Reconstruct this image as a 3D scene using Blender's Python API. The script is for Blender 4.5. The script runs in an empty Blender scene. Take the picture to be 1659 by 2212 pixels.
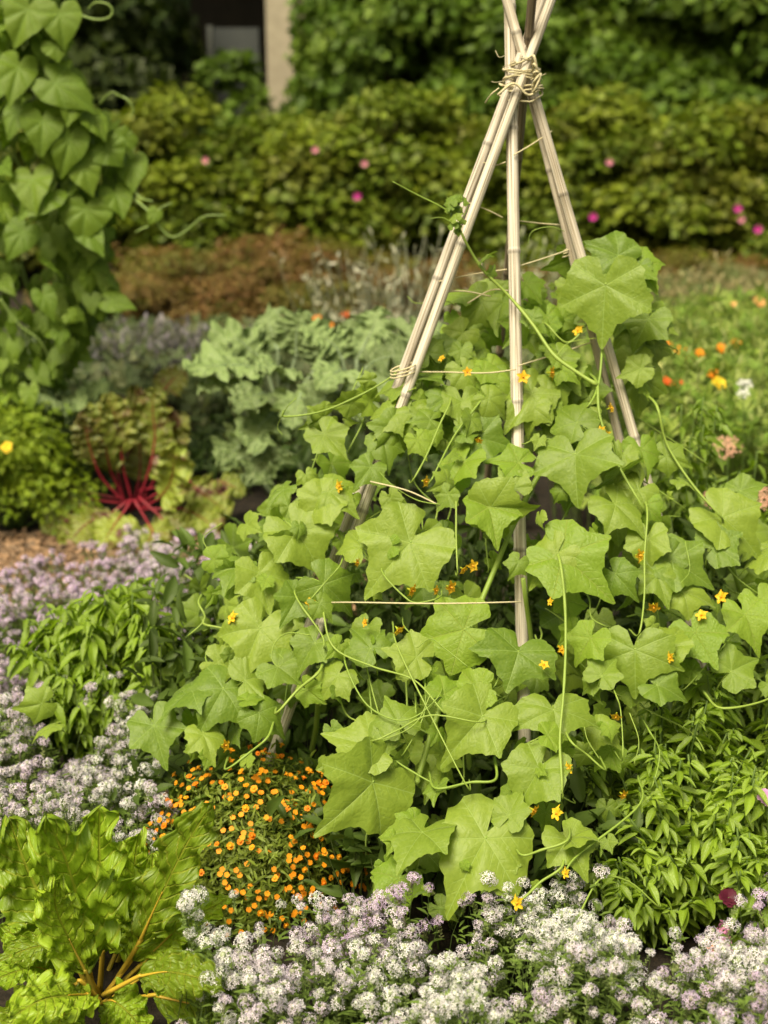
import bpy, math, random
import numpy as np
from mathutils import Vector, Matrix, noise as mn
random.seed(7); RNG = np.random.default_rng(11)
R = math.radians
SC = bpy.context.scene
# ------------------------------------------------------------------ camera, light
CAMZ, PITCH, LENS = 1.6, 18.0, 50.0
W0, H0 = 1659.0, 2212.0                      # frame the measurements were taken in
F = (H0/2)/math.tan(math.atan(18.0/LENS))    # focal length in those units
cam_d = bpy.data.cameras.new('camera'); cam = bpy.data.objects.new('camera', cam_d)
SC.collection.objects.link(cam); SC.camera = cam
cam.location = (0, 0, CAMZ); cam.rotation_euler = (R(90-PITCH), 0, 0)
cam_d.sensor_fit = 'VERTICAL'; cam_d.sensor_height = 36; cam_d.sensor_width = 24; cam_d.lens = LENS
cam_d.clip_start = .05; cam_d.clip_end = 300
cam_d.dof.use_dof = True; cam_d.dof.focus_distance = 2.5; cam_d.dof.aperture_fstop = 3.0
world = bpy.data.worlds.new('World'); SC.world = world; world.use_nodes = True
SUN_EL, SUN_AZ = 60.0, 212.0                 # azimuth clockwise from +Y: behind the camera, a little to its left
nt = world.node_tree; bg = nt.nodes['Background']
sky = nt.nodes.new('ShaderNodeTexSky'); sky.sky_type = 'NISHITA'; sky.sun_disc = False
sky.sun_elevation = R(SUN_EL); sky.sun_rotation = R(SUN_AZ); sky.dust_density = 4.0; sky.air_density = 1.0; sky.ozone_density = .6
wt = nt.nodes.new('ShaderNodeMix'); wt.data_type = 'RGBA'; wt.blend_type = 'MULTIPLY'; wt.inputs[0].default_value = 1
wt.inputs[7].default_value = (1.19, 1.03, .58, 1)          # bright haze: the sky light is warmer than a clear blue one
nt.links.new(sky.outputs[0], wt.inputs[6]); nt.links.new(wt.outputs[2], bg.inputs[0]); bg.inputs[1].default_value = 0.098
sd = bpy.data.lights.new('sun', 'SUN'); sd.energy = 3.0; sd.angle = R(26); sd.color = (1, .95, .74)
sun = bpy.data.objects.new('sun', sd); SC.collection.objects.link(sun)
sv = Vector((math.sin(R(SUN_AZ))*math.cos(R(SUN_EL)), math.cos(R(SUN_AZ))*math.cos(R(SUN_EL)), math.sin(R(SUN_EL))))
sun.rotation_euler = sv.to_track_quat('Z', 'Y').to_euler()
SC.view_settings.view_transform = 'Standard'; SC.view_settings.look = 'None'
SC.view_settings.exposure = 1.0; SC.view_settings.gamma = 1
SC.render.engine = 'CYCLES'
try:
    SC.cycles.max_bounces = 6; SC.cycles.transmission_bounces = 4; SC.cycles.diffuse_bounces = 3; SC.cycles.glossy_bounces = 2
    SC.cycles.caustics_reflective = False; SC.cycles.use_denoising = True
except Exception: pass

cp, sp = math.cos(R(PITCH)), math.sin(R(PITCH))
CR = Vector((1, 0, 0)); CU = Vector((0, sp, cp)); CF = Vector((0, cp, -sp)); CP = Vector((0, 0, CAMZ))
def at(px, py, Y):
    d = CF + CR*((px-W0/2)/F) + CU*((H0/2-py)/F)
    return CP + d*(Y/d.y)
def gy(py):      # Y of the ground seen at height py
    d = CF + CU*((H0/2-py)/F)
    return d.y*CAMZ/-d.z

# ------------------------------------------------------------------ mesh building
class Geo:
    def __init__(s): s.v=[]; s.q=[]; s.t=[]; s.c=[]; s.uv=[]; s.n=0
    def add(s, v, q=None, t=None, c=(1,1,1), uv=None):
        v = np.asarray(v, float).reshape(-1,3); m = len(v)
        if q is not None and len(q): s.q.append(np.asarray(q, int).reshape(-1,4)+s.n)
        if t is not None and len(t): s.t.append(np.asarray(t, int).reshape(-1,3)+s.n)
        c = np.asarray(c, float)
        if c.ndim == 1: c = np.tile(c, (m,1))
        s.v.append(v); s.c.append(c)
        s.uv.append(np.zeros((m,3)) if uv is None else np.asarray(uv, float)); s.n += m
    def inst(s, T, P, Rm, S, C):
        """copies of template T at P (N,3), rotations Rm (N,3,3) columns x,y,z, scale S (N,) or (N,3), tint C (N,3)"""
        P = np.asarray(P, float); N = len(P)
        if N == 0: return
        v, q, t, tc, uv = T; m = len(v); S = np.asarray(S, float)
        if S.ndim == 0: S = np.full(N, float(S))
        if S.ndim == 1: S = np.repeat(S[:,None], 3, 1)
        L = v[None]*S[:,None,:]
        Wv = np.einsum('nij,nmj->nmi', Rm, L) + P[:,None,:]
        C = np.asarray(C, float)
        if C.ndim == 1: C = np.tile(C, (N,1))
        CC = (tc[None]*C[:,None,:]).reshape(-1,3)
        off = (np.arange(N)*m)[:,None,None]
        Q = (q[None]+off).reshape(-1,4) if q is not None and len(q) else None
        Tt = (t[None]+off).reshape(-1,3) if t is not None and len(t) else None
        s.add(Wv.reshape(-1,3), Q, Tt, CC, np.tile(uv, (N,1)))
    def mesh(s, name, mat):
        me = bpy.data.meshes.new(name)
        v = np.concatenate(s.v); q = np.concatenate(s.q) if s.q else np.zeros((0,4),int); t = np.concatenate(s.t) if s.t else np.zeros((0,3),int)
        me.vertices.add(len(v)); me.vertices.foreach_set('co', v.astype(np.float32).ravel())
        nl = len(q)*4+len(t)*3
        me.loops.add(nl); me.loops.foreach_set('vertex_index', np.concatenate([q.ravel(), t.ravel()]).astype(np.int32))
        npoly = len(q)+len(t); me.polygons.add(npoly)
        ls = np.concatenate([np.arange(len(q))*4, len(q)*4+np.arange(len(t))*3]).astype(np.int32)
        me.polygons.foreach_set('loop_start', ls)
        me.update(calc_edges=True); me.validate()
        me.polygons.foreach_set('use_smooth', np.ones(len(me.polygons), bool))
        a = me.attributes.new('col', 'FLOAT_COLOR', 'POINT'); c = np.concatenate(s.c)
        a.data.foreach_set('color', np.concatenate([c, np.ones((len(c),1))], 1).astype(np.float32).ravel())
        b = me.attributes.new('luv', 'FLOAT_VECTOR', 'POINT'); b.data.foreach_set('vector', np.concatenate(s.uv).astype(np.float32).ravel())
        me.materials.append(mat)
        return me
    def tmpl(s):
        return (np.concatenate(s.v), np.concatenate(s.q) if s.q else None, np.concatenate(s.t) if s.t else None, np.concatenate(s.c), np.concatenate(s.uv))
def merge(geos_T):
    g = Geo()
    for T in geos_T: g.add(T[0], T[1], T[2], T[3], T[4])
    return g
def nrm(a): return a/np.maximum(np.linalg.norm(a, axis=-1, keepdims=True), 1e-9)
def frames(nz, dy):
    nz = nrm(np.asarray(nz, float)); dy = np.asarray(dy, float)
    dy = dy - (dy*nz).sum(-1, keepdims=True)*nz; dy = nrm(dy+1e-7)
    dx = np.cross(dy, nz)
    return np.stack([dx, dy, nz], -1)
def rdir(n): return nrm(RNG.normal(size=(n,3)))
def U(a, b, n=None): return RNG.uniform(a, b, n)

def spline(pts, n):
    P = [Vector(p) for p in pts]; P = [P[0]*2-P[1]] + P + [P[-1]*2-P[-2]]
    m = len(P)-3; out = []
    for i in range(n):
        u = i/(n-1)*m; k = min(int(u), m-1); t = u-k
        a, b, c, d = P[k], P[k+1], P[k+2], P[k+3]
        out.append(0.5*((2*b)+(c-a)*t+(2*a-5*b+4*c-d)*t*t+(3*b-a-3*c+d)*t*t*t))
    return out
def tube(g, pts, r, sides=6, n=None, c=(1,1,1), flat=1.0):
    n = n or max(3, len(pts)*4); S = spline(pts, n) if len(pts) > 1 else pts
    if callable(r): rad = [r(i/(n-1)) for i in range(n)]
    elif isinstance(r, (tuple, list)): rad = [r[0]+(r[1]-r[0])*i/(n-1) for i in range(n)]
    else: rad = [r]*n
    up = Vector((.13,.21,.97)); vs = []; uv = []
    L = 0
    for i, p in enumerate(S):
        t = (S[min(i+1,n-1)]-S[max(i-1,0)])
        t = t.normalized() if t.length > 1e-9 else Vector((0,0,1))
        x = up.cross(t)
        if x.length < .05: x = Vector((1,0,0)).cross(t)
        x.normalize(); y = t.cross(x); up = y.cross(x)*-1 if False else up
        if i: L += (p-S[i-1]).length
        for k in range(sides):
            a = 2*math.pi*k/sides
            vs.append(p + (x*math.cos(a)+y*math.sin(a)*flat)*rad[i]); uv.append((k/sides, L, 0))
    q = [(i*sides+k, i*sides+(k+1)%sides, (i+1)*sides+(k+1)%sides, (i+1)*sides+k) for i in range(n-1) for k in range(sides)]
    vs.append(S[0]); vs.append(S[-1]); uv += [(0,0,0),(0,L,0)]; m = n*sides
    t = [(m, (k+1)%sides, k) for k in range(sides)] + [(m+1, (n-1)*sides+k, (n-1)*sides+(k+1)%sides) for k in range(sides)]
    g.add([tuple(v) for v in vs], q, t, c, uv)
def tubes_np(g, A, B, r, c, bow=.02, n=4, sides=3):
    """many thin stems from A (N,3) to B (N,3)"""
    A = np.asarray(A); B = np.asarray(B); N = len(A)
    off = rdir(N)*bow; T = np.linspace(0,1,n)
    P = A[:,None]*(1-T)[None,:,None] + B[:,None]*T[None,:,None] + off[:,None]*(4*T*(1-T))[None,:,None]
    D = nrm(B-A); X = nrm(np.cross(D, [0.3,.9,.1])); Y = np.cross(D, X)
    ang = np.arange(sides)*2*np.pi/sides
    ring = X[:,None,:]*np.cos(ang)[None,:,None] + Y[:,None,:]*np.sin(ang)[None,:,None]
    rad = r*(1-.5*T)
    V = P[:,:,None,:] + ring[:,None,:,:]*rad[None,:,None,None]
    q1 = np.array([(i*sides+k, i*sides+(k+1)%sides, (i+1)*sides+(k+1)%sides, (i+1)*sides+k) for i in range(n-1) for k in range(sides)])
    Q = (q1[None]+(np.arange(N)*n*sides)[:,None,None]).reshape(-1,4)
    c = np.asarray(c, float)
    if c.ndim == 1: c = np.tile(c, (N,1))
    g.add(V.reshape(-1,3), Q, None, np.repeat(c, n*sides, 0))

# ---- leaf templates
def blade_t(nl=5, nw=2, width=.3, prof=None, fold=.15, curl=.25, ruffle=0, tip=1.0, serr=0):
    """leaf along +Y, length 1"""
    g = Geo(); prof = prof or (lambda t: math.sin(math.pi*min(1,t*.92+.04))**.8*(1-.35*t))
    vs=[]; uv=[]; m = 2*nw+1; ph = random.random()*6
    for i in range(nl+1):
        t = i/nl; w = width*max(prof(t), .02 if i in (0,nl) else 0)
        if serr and 0 < i < nl: w *= (1+serr*(1 if i%2 else -1))
        for j in range(-nw, nw+1):
            u = j/nw
            vs.append((u*w, t*(1-.1*curl), fold*abs(u)*w*2 - curl*t*t + ruffle*math.sin(t*17+ph+(1.7 if j>0 else 0))*u*u))
            uv.append((u, t, 0))
    q = [(i*m+j, i*m+j+1, (i+1)*m+j+1, (i+1)*m+j) for i in range(nl) for j in range(m-1)]
    g.add(vs, q, None, (1,1,1), uv); return g.tmpl()
def quad_t(width=.3, fold=.1, curl=.15):
    g = Geo()
    vs = [(0,0,0),(width,.45,fold),(0,.5,-.03),(-width,.45,fold),(width*.7,.78,fold*.6-curl*.5),(0,1,-curl),(-width*.7,.78,fold*.6-curl*.5),(0,.8,-curl*.6)]
    g.add(vs, [(0,1,2,0)][:0], [(0,1,2),(0,2,3),(1,4,7),(1,7,2),(3,2,7),(3,7,6),(4,5,7),(6,7,5)], (1,1,1), [(0,0,0),(1,.45,0),(0,.5,0),(-1,.45,0),(.9,.78,0),(0,1,0),(-.9,.78,0),(0,.8,0)])
    return g.tmpl()
def polar_t(half, nseg=88, rings=8, teeth=.012, tn=24, fold=.12, droop=.3, wave=.05, jit=.04, side=.1, seed=0, quilt=.02, angs=(0, 62, 108)):
    rnd = random.Random(seed)
    right = [Vector((x*(1+rnd.uniform(-jit,jit)*1.5), y+rnd.uniform(-jit,jit))) for x, y in half]
    left = [Vector((-x*(1+rnd.uniform(-jit,jit)*1.5), y+rnd.uniform(-jit,jit))) for x, y in half]
    right[0] = left[0] = Vector((rnd.uniform(-.06,.06), half[0][1])); left[-1] = right[-1]
    loop = right[:-1] + left[::-1][:-1]     # tip -> right -> sinus -> left
    n = len(loop); cum=[0]
    for i in range(n): cum.append(cum[-1]+(loop[(i+1)%n]-loop[i]).length)
    out=[]
    for k in range(nseg):
        s = cum[-1]*k/nseg; i = max(j for j in range(n) if cum[j] <= s+1e-9); t = (s-cum[i])/(cum[i+1]-cum[i])
        a,b,c,d = loop[i-1], loop[i], loop[(i+1)%n], loop[(i+2)%n]
        lin = b.lerp(c, t); cr = 0.5*((2*b)+(c-a)*t+(2*a-5*b+4*c-d)*t*t+(3*b-a-3*c+d)*t**3)
        p = lin.lerp(cr, .5); p *= 1+teeth*((k%4)/1.5-1)*2*(p.length > .25)
        out.append(p)
    ph1, ph2, ph3 = rnd.uniform(0,6), rnd.uniform(0,6), rnd.uniform(-1,1); A = [math.radians(a) for a in angs]
    vs=[]; uv=[]
    def z(x, y):
        r = math.hypot(x, y); th = math.atan2(abs(x), y)
        dv = min(abs(math.sin(th-a)) if math.cos(th-a) > 0 else 1 for a in A)*r
        zz = fold*abs(x)*(.6+.4*ph3*(1 if x>0 else -1)) - droop*(max(y,0)**2)*.8 - side*x*x - droop*.4*min(y,0)**2
        zz += wave*r*r*math.sin(3*math.atan2(x,y)+ph1) + wave*.7*r*r*math.sin(7*math.atan2(x,y)+ph2)
        zz += quilt*min(dv/.12,1)*min(r/.3,1)*2 + .012*mn.noise(Vector((x*5+seed, y*5, 0)))*r*3
        return zz
    vs.append((0,0,0)); uv.append((0,0,0))
    for j in range(1, rings+1):
        f = (j/rings)**.85
        for p in out: vs.append((p.x*f, p.y*f, z(p.x*f, p.y*f))); uv.append((p.x*f, p.y*f, 0))
    t = [(0, 1+(k+1)%nseg, 1+k) for k in range(nseg)]
    q = [(1+(j-1)*nseg+k, 1+(j-1)*nseg+(k+1)%nseg, 1+j*nseg+(k+1)%nseg, 1+j*nseg+k) for j in range(1, rings) for k in range(nseg)]
    g = Geo(); g.add(vs, q, t, (1,1,1), uv); return g

# ------------------------------------------------------------------ materials
def nodes(name):
    m = bpy.data.materials.new(name); m.use_nodes = True; n = m.node_tree; n.nodes.clear()
    o = n.nodes.new('ShaderNodeOutputMaterial'); return m, n, o
def N(nt, typ, **kw):
    x = nt.nodes.new(typ)
    for k, v in kw.items():
        if k.startswith('i_'): x.inputs[k[2:].replace('_',' ')].default_value = v
        else: setattr(x, k, v)
    return x
def math_(nt, op, a, b=None, c=None, clamp=False):
    x = nt.nodes.new('ShaderNodeMath'); x.operation = op; x.use_clamp = clamp
    for i, v in enumerate((a,b,c)):
        if v is None: continue
        if hasattr(v, 'is_output') or isinstance(v, bpy.types.NodeSocket): nt.links.new(v, x.inputs[i])
        else: x.inputs[i].default_value = v
    return x.outputs[0]
def mixc(nt, fac, a, b, mode='MIX'):
    x = nt.nodes.new('ShaderNodeMix'); x.data_type = 'RGBA'; x.blend_type = mode
    for sock, v in ((x.inputs[0], fac), (x.inputs[6], a), (x.inputs[7], b)):
        if isinstance(v, bpy.types.NodeSocket): nt.links.new(v, sock)
        elif isinstance(v, (int, float)): sock.default_value = v
        else: sock.default_value = (*v, 1)
    return x.outputs[2]
def leaf_mat(name, col, col2=None, vein=None, mode=None, rough=.45, trans=.32, tcol=None, spec=.4, bump=.3, angs=(0,62,108), veinw=.018, under=None, blot=None, vscale=9, sheen=0, vmix=.55):
    m, nt, out = nodes(name); L = nt.links.new
    at_ = N(nt, 'ShaderNodeAttribute', attribute_name='col'); oi = N(nt, 'ShaderNodeObjectInfo'); luv = N(nt, 'ShaderNodeAttribute', attribute_name='luv')
    tc = N(nt, 'ShaderNodeTexCoord'); nz = N(nt, 'ShaderNodeTexNoise'); nz.inputs['Scale'].default_value = 14; L(tc.outputs['Object'], nz.inputs['Vector'])
    f = math_(nt, 'ADD', math_(nt, 'MULTIPLY', oi.outputs['Random'], .6), math_(nt, 'MULTIPLY', nz.outputs[0], .5))
    c = mixc(nt, f, col, col2 or tuple(x*.7 for x in col))
    c = mixc(nt, 1.0, c, at_.outputs['Color'], 'MULTIPLY')
    h = None
    if mode:
        sx = N(nt, 'ShaderNodeSeparateXYZ'); L(luv.outputs['Vector'], sx.inputs[0]); x, y = sx.outputs[0], sx.outputs[1]
        ax = math_(nt, 'ABSOLUTE', x)
        if mode == 'polar':
            v = None; dist = None
            for a in angs:
                sa, ca = math.sin(R(a)), math.cos(R(a))
                al = math_(nt, 'ADD', math_(nt, 'MULTIPLY', ax, sa), math_(nt, 'MULTIPLY', y, ca))
                pe = math_(nt, 'ABSOLUTE', math_(nt, 'SUBTRACT', math_(nt, 'MULTIPLY', ax, ca), math_(nt, 'MULTIPLY', y, sa)))
                k = math_(nt, 'SUBTRACT', 1.0, math_(nt, 'DIVIDE', pe, veinw), clamp=True)
                k = math_(nt, 'MULTIPLY', k, math_(nt, 'GREATER_THAN', al, 0.0))
                # side veins
                ph = math_(nt, 'FRACT', math_(nt, 'MULTIPLY', math_(nt, 'SUBTRACT', al, math_(nt, 'MULTIPLY', pe, .9)), 6.5))
                s2 = math_(nt, 'SUBTRACT', 1.0, math_(nt, 'MULTIPLY', math_(nt, 'ABSOLUTE', math_(nt, 'SUBTRACT', ph, .5)), 11.0), clamp=True)
                s2 = math_(nt, 'MULTIPLY', s2, math_(nt, 'MULTIPLY', math_(nt, 'GREATER_THAN', al, .12), math_(nt, 'SUBTRACT', .55, math_(nt, 'MULTIPLY', pe, 2.6), clamp=True)))
                k = math_(nt, 'MAXIMUM', k, s2)
                v = k if v is None else math_(nt, 'MAXIMUM', v, k)
        else:
            k = math_(nt, 'SUBTRACT', 1.0, math_(nt, 'DIVIDE', ax, veinw*2.5), clamp=True)
            ph = math_(nt, 'FRACT', math_(nt, 'MULTIPLY', math_(nt, 'SUBTRACT', y, math_(nt, 'MULTIPLY', ax, .16)), float(vscale)))
            s2 = math_(nt, 'SUBTRACT', 1.0, math_(nt, 'MULTIPLY', math_(nt, 'ABSOLUTE', math_(nt, 'SUBTRACT', ph, .5)), 9.0), clamp=True)
            v = math_(nt, 'MAXIMUM', k, math_(nt, 'MULTIPLY', s2, .55))
        c = mixc(nt, math_(nt, 'MULTIPLY', v, vmix), c, vein or tuple(min(1,q*1.6) for q in col))
        h = v
        vo = N(nt, 'ShaderNodeTexVoronoi'); vo.feature = 'DISTANCE_TO_EDGE'; vo.inputs['Scale'].default_value = 11 if mode == 'polar' else 7; L(luv.outputs['Vector'], vo.inputs['Vector'])
        ve = math_(nt, 'MULTIPLY', vo.outputs[0], 2.0, clamp=True)
        h = math_(nt, 'SUBTRACT', math_(nt, 'MULTIPLY', ve, .5), math_(nt, 'MULTIPLY', v, .8))
    if blot:
        n2 = N(nt, 'ShaderNodeTexNoise'); n2.inputs['Scale'].default_value = blot[1]; n2.inputs['Detail'].default_value = 4; L(tc.outputs['Object'], n2.inputs['Vector'])
        mr = N(nt, 'ShaderNodeMapRange'); mr.inputs[1].default_value = blot[2]; mr.inputs[2].default_value = blot[2]+.12; L(n2.outputs[0], mr.inputs[0])
        c = mixc(nt, mr.outputs[0], c, blot[0])
    geo = N(nt, 'ShaderNodeNewGeometry')
    cu = mixc(nt, .45, c, under) if under else mixc(nt, 1.0, c, (1.18,1.15,1.25), 'MULTIPLY')
    cf = mixc(nt, geo.outputs['Backfacing'], c, cu)
    p = N(nt, 'ShaderNodeBsdfPrincipled'); L(cf, p.inputs['Base Color']); p.inputs['Roughness'].default_value = rough; p.inputs['Specular IOR Level'].default_value = spec
    if sheen: p.inputs['Sheen Weight'].default_value = sheen; p.inputs['Sheen Roughness'].default_value = .4
    if h is not None and bump:
        b = N(nt, 'ShaderNodeBump'); b.inputs['Strength'].default_value = bump; b.inputs['Distance'].default_value = .004; L(h, b.inputs['Height']); L(b.outputs[0], p.inputs['Normal'])
    if trans:
        t = N(nt, 'ShaderNodeBsdfTranslucent'); L(mixc(nt, 1.0, cf, tcol or (1.25, 1.35, .55), 'MULTIPLY'), t.inputs['Color'])
        ms = N(nt, 'ShaderNodeMixShader'); ms.inputs[0].default_value = trans; L(p.outputs[0], ms.inputs[1]); L(t.outputs[0], ms.inputs[2]); L(ms.outputs[0], out.inputs[0])
    else: L(p.outputs[0], out.inputs[0])
    return m
def surf_mat(name, cols, scale=20, rough=.85, bump=.3, dist=.01, detail=6, stretch=None, spec=.3, usecol=False):
    m, nt, out = nodes(name); L = nt.links.new
    tc = N(nt, 'ShaderNodeTexCoord'); vec = tc.outputs['Object']
    if stretch:
        mp = N(nt, 'ShaderNodeMapping'); mp.inputs['Scale'].default_value = stretch; L(vec, mp.inputs[0]); vec = mp.outputs[0]
    n1 = N(nt, 'ShaderNodeTexNoise'); n1.inputs['Scale'].default_value = scale; n1.inputs['Detail'].default_value = detail; n1.inputs['Roughness'].default_value = .65; L(vec, n1.inputs['Vector'])
    cr = N(nt, 'ShaderNodeValToRGB'); L(n1.outputs[0], cr.inputs[0]); e = cr.color_ramp.elements
    e[0].position = .3; e[0].color = (*cols[0],1); e[1].position = .72; e[1].color = (*cols[-1],1)
    for i, c in enumerate(cols[1:-1]): x = e.new(.3+.42*(i+1)/(len(cols)-1)); x.color = (*c,1)
    c = cr.outputs[0]
    if usecol:
        a = N(nt, 'ShaderNodeAttribute', attribute_name='col'); c = mixc(nt, 1.0, c, a.outputs['Color'], 'MULTIPLY')
    p = N(nt, 'ShaderNodeBsdfPrincipled'); L(c, p.inputs['Base Color']); p.inputs['Roughness'].default_value = rough; p.inputs['Specular IOR Level'].default_value = spec
    b = N(nt, 'ShaderNodeBump'); b.inputs['Strength'].default_value = bump; b.inputs['Distance'].default_value = dist; L(n1.outputs[0], b.inputs['Height']); L(b.outputs[0], p.inputs['Normal'])
    L(p.outputs[0], out.inputs[0]); return m

M = {}
M['cuc'] = leaf_mat('cucumber_leaf', (.235,.315,.036), (.085,.155,.008), vein=(.31,.43,.13), mode='polar', angs=(0,66,118), rough=.5, trans=.30, sheen=.12, bump=.28, spec=.4, vmix=.5, veinw=.013, blot=((.27,.31,.07), 30, .70))
M['cuc_young'] = leaf_mat('young_cucumber_leaf', (.250,.350,.036), (.165,.275,.020), vein=(.38,.44,.12), mode='polar', angs=(0,66,118), rough=.5, trans=.42, bump=.45, spec=.4, vmix=.6, veinw=.013)
M['cuc_stem'] = leaf_mat('cucumber_stem', (.27,.36,.07), (.19,.29,.04), rough=.5, trans=.15)
M['cuc_flower'] = leaf_mat('cucumber_flower', (.74,.56,.03), (.70,.38,.015), rough=.6, trans=.3, tcol=(1,1,.6))
M['bean'] = leaf_mat('bean_leaf', (.145,.215,.018), (.078,.140,.008), vein=(.19,.31,.07), mode='polar', rough=.55, trans=.32, bump=.3, spec=.3, angs=(0,42,95))
M['bean_stem'] = leaf_mat('bean_stem', (.22,.32,.08), rough=.5, trans=.1)
M['kale'] = leaf_mat('kale_leaf', (.180,.245,.100), (.110,.160,.050), vein=(.32,.38,.22), mode='blade', rough=.6, trans=.15, bump=.6, spec=.3)
M['kale_stalk'] = leaf_mat('kale_stalk', (.26,.34,.2), rough=.6, trans=.05)
M['chard'] = leaf_mat('yellow_chard_leaf', (.245,.345,.020), (.165,.265,.012), vein=(.40,.42,.05), mode='blade', rough=.42, trans=.32, bump=1.0, spec=.4, veinw=.022, vmix=.9, vscale=12)
M['chard_stalk'] = leaf_mat('yellow_chard_stalk', (.52,.32,.03), (.44,.36,.05), rough=.35, trans=.12, tcol=(1,1,.5))
M['beet'] = leaf_mat('red_chard_leaf', (.22,.29,.035), (.15,.16,.03), vein=(.22,.03,.03), mode='blade', rough=.42, trans=.25, bump=.7, blot=((.11,.035,.03), 12, .55), tcol=(1.2,1.1,.6))
M['beet_stalk'] = leaf_mat('red_chard_stalk', (.24,.010,.028), (.17,.01,.02), rough=.5, trans=.1, tcol=(1,1,1))
M['basil'] = leaf_mat('leafy_herb_leaf', (.205,.305,.018), (.13,.215,.010), vein=(.2,.34,.07), mode='blade', rough=.42, trans=.35, bump=.3, spec=.45, vscale=7)
M['lance'] = leaf_mat('lance_leaf', (.225,.325,.024), (.130,.215,.011), vein=(.25,.38,.1), mode='blade', rough=.36, trans=.33, bump=.3, spec=.5, vscale=8)
M['alyssum_green'] = leaf_mat('alyssum_green', (.13,.20,.04), (.09,.15,.03), rough=.6, trans=.25)
M['petal'] = leaf_mat('petal', (1,1,1), (.92,.92,.92), rough=.6, trans=.3, tcol=(1,1,1), spec=.3)
M['fern'] = leaf_mat('fine_foliage', (1,1,1), (.85,.85,.85), rough=.55, trans=.3, spec=.3)
M['bark'] = surf_mat('bark', [(.05,.035,.025),(.12,.09,.06),(.2,.16,.11)], 30)
def bamboo_mat():
    m, nt, out = nodes('bamboo_cane'); L = nt.links.new
    tc = N(nt, 'ShaderNodeTexCoord'); luv = N(nt, 'ShaderNodeAttribute', attribute_name='luv')
    mp = N(nt, 'ShaderNodeMapping'); mp.inputs['Scale'].default_value = (16, 3.0, 1); L(luv.outputs['Vector'], mp.inputs[0])
    n1 = N(nt, 'ShaderNodeTexNoise'); n1.inputs['Scale'].default_value = 1.3; n1.inputs['Detail'].default_value = 7; L(mp.outputs[0], n1.inputs['Vector'])
    cr = N(nt, 'ShaderNodeValToRGB'); L(n1.outputs[0], cr.inputs[0]); e = cr.color_ramp.elements
    e[0].position = .34; e[0].color = (.10,.08,.065,1); e[1].position = .50; e[1].color = (.47,.43,.40,1)
    x = e.new(.41); x.color = (.30,.26,.21,1); x = e.new(.7); x.color = (.62,.59,.56,1)
    a = N(nt, 'ShaderNodeAttribute', attribute_name='col'); c = mixc(nt, 1.0, cr.outputs[0], a.outputs['Color'], 'MULTIPLY')
    p = N(nt, 'ShaderNodeBsdfPrincipled'); L(c, p.inputs['Base Color']); p.inputs['Roughness'].default_value = .55
    b = N(nt, 'ShaderNodeBump'); b.inputs['Strength'].default_value = .3; b.inputs['Distance'].default_value = .002; L(n1.outputs[0], b.inputs['Height']); L(b.outputs[0], p.inputs['Normal'])
    L(p.outputs[0], out.inputs[0]); return m
M['bamboo'] = bamboo_mat()
M['twine'] = surf_mat('twine', [(.42,.36,.22),(.62,.56,.38)], 200, stretch=(1,1,4))
M['soil'] = surf_mat('soil', [(.006,.004,.003),(.016,.011,.007),(.034,.023,.015)], 26, bump=.8, dist=.03)
M['mulch'] = surf_mat('mulch', [(.09,.055,.035),(.19,.13,.085),(.30,.22,.15)], 30, bump=.7, dist=.02)
M['chip'] = surf_mat('wood_chip', [(.55,.5,.45),(1,1,1)], 40, usecol=True)
M['gravel'] = surf_mat('gravel', [(.22,.20,.15),(.34,.31,.25)], 60, bump=.4)
M['concrete'] = surf_mat('concrete', [(.30,.26,.20),(.40,.35,.27)], 9, bump=.2)
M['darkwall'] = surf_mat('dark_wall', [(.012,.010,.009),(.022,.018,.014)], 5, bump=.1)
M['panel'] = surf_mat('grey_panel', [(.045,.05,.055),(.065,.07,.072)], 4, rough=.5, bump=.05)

# ------------------------------------------------------------------ scene objects
COL = SC.collection
def link(o): COL.objects.link(o); return o
def tag(o, label=None, cat=None, group=None, kind=None):
    if label: o['label'] = label
    if cat: o['category'] = cat
    if group: o['group'] = group
    if kind: o['kind'] = kind
    return o
def thing(name, loc, label, cat, group=None):
    o = bpy.data.objects.new(name, None); o.location = loc; link(o); return tag(o, label, cat, group)
def part(name, me, parent, wloc=None, rot=None, scale=None, label=None):
    """me is a mesh in world coordinates unless wloc is given"""
    o = bpy.data.objects.new(name, me); link(o); o.parent = parent
    base = WL[parent.name] if parent is not None and parent.name in WL else (Vector(parent.location) if parent is not None else Vector((0,0,0)))
    o.location = (Vector(wloc) if wloc is not None else Vector((0,0,0))) - base
    if rot is not None:
        o.rotation_mode = 'QUATERNION'; o.rotation_quaternion = Matrix(rot).to_quaternion()
    if scale is not None: o.scale = (scale,)*3 if isinstance(scale, (int, float)) else scale
    if label: o['label'] = label
    return o
WL = {}
def subpart(name, me, parent, loc=(0,0,0)):   # in the part's own space
    o = bpy.data.objects.new(name, me); link(o); o.parent = parent; o.location = loc; return o
def rotm(nz, dy):
    m = frames(np.array([nz], float), np.array([dy], float))[0]
    return [[float(m[i][j]) for j in range(3)] for i in range(3)]
def sheet(name, x0, x1, y0, y1, z, mat, nx=2, ny=2, h=0):
    g = Geo(); vs=[]
    for j in range(ny+1):
        for i in range(nx+1):
            x = x0+(x1-x0)*i/nx; y = y0+(y1-y0)*j/ny; vs.append((x, y, z+h*mn.noise(Vector((x*3,y*3,0)))))
    q = [(j*(nx+1)+i, j*(nx+1)+i+1, (j+1)*(nx+1)+i+1, (j+1)*(nx+1)+i) for j in range(ny) for i in range(nx)]
    g.add(vs, q); o = link(bpy.data.objects.new(name, g.mesh(name, mat))); tag(o, kind='structure'); return o
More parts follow.
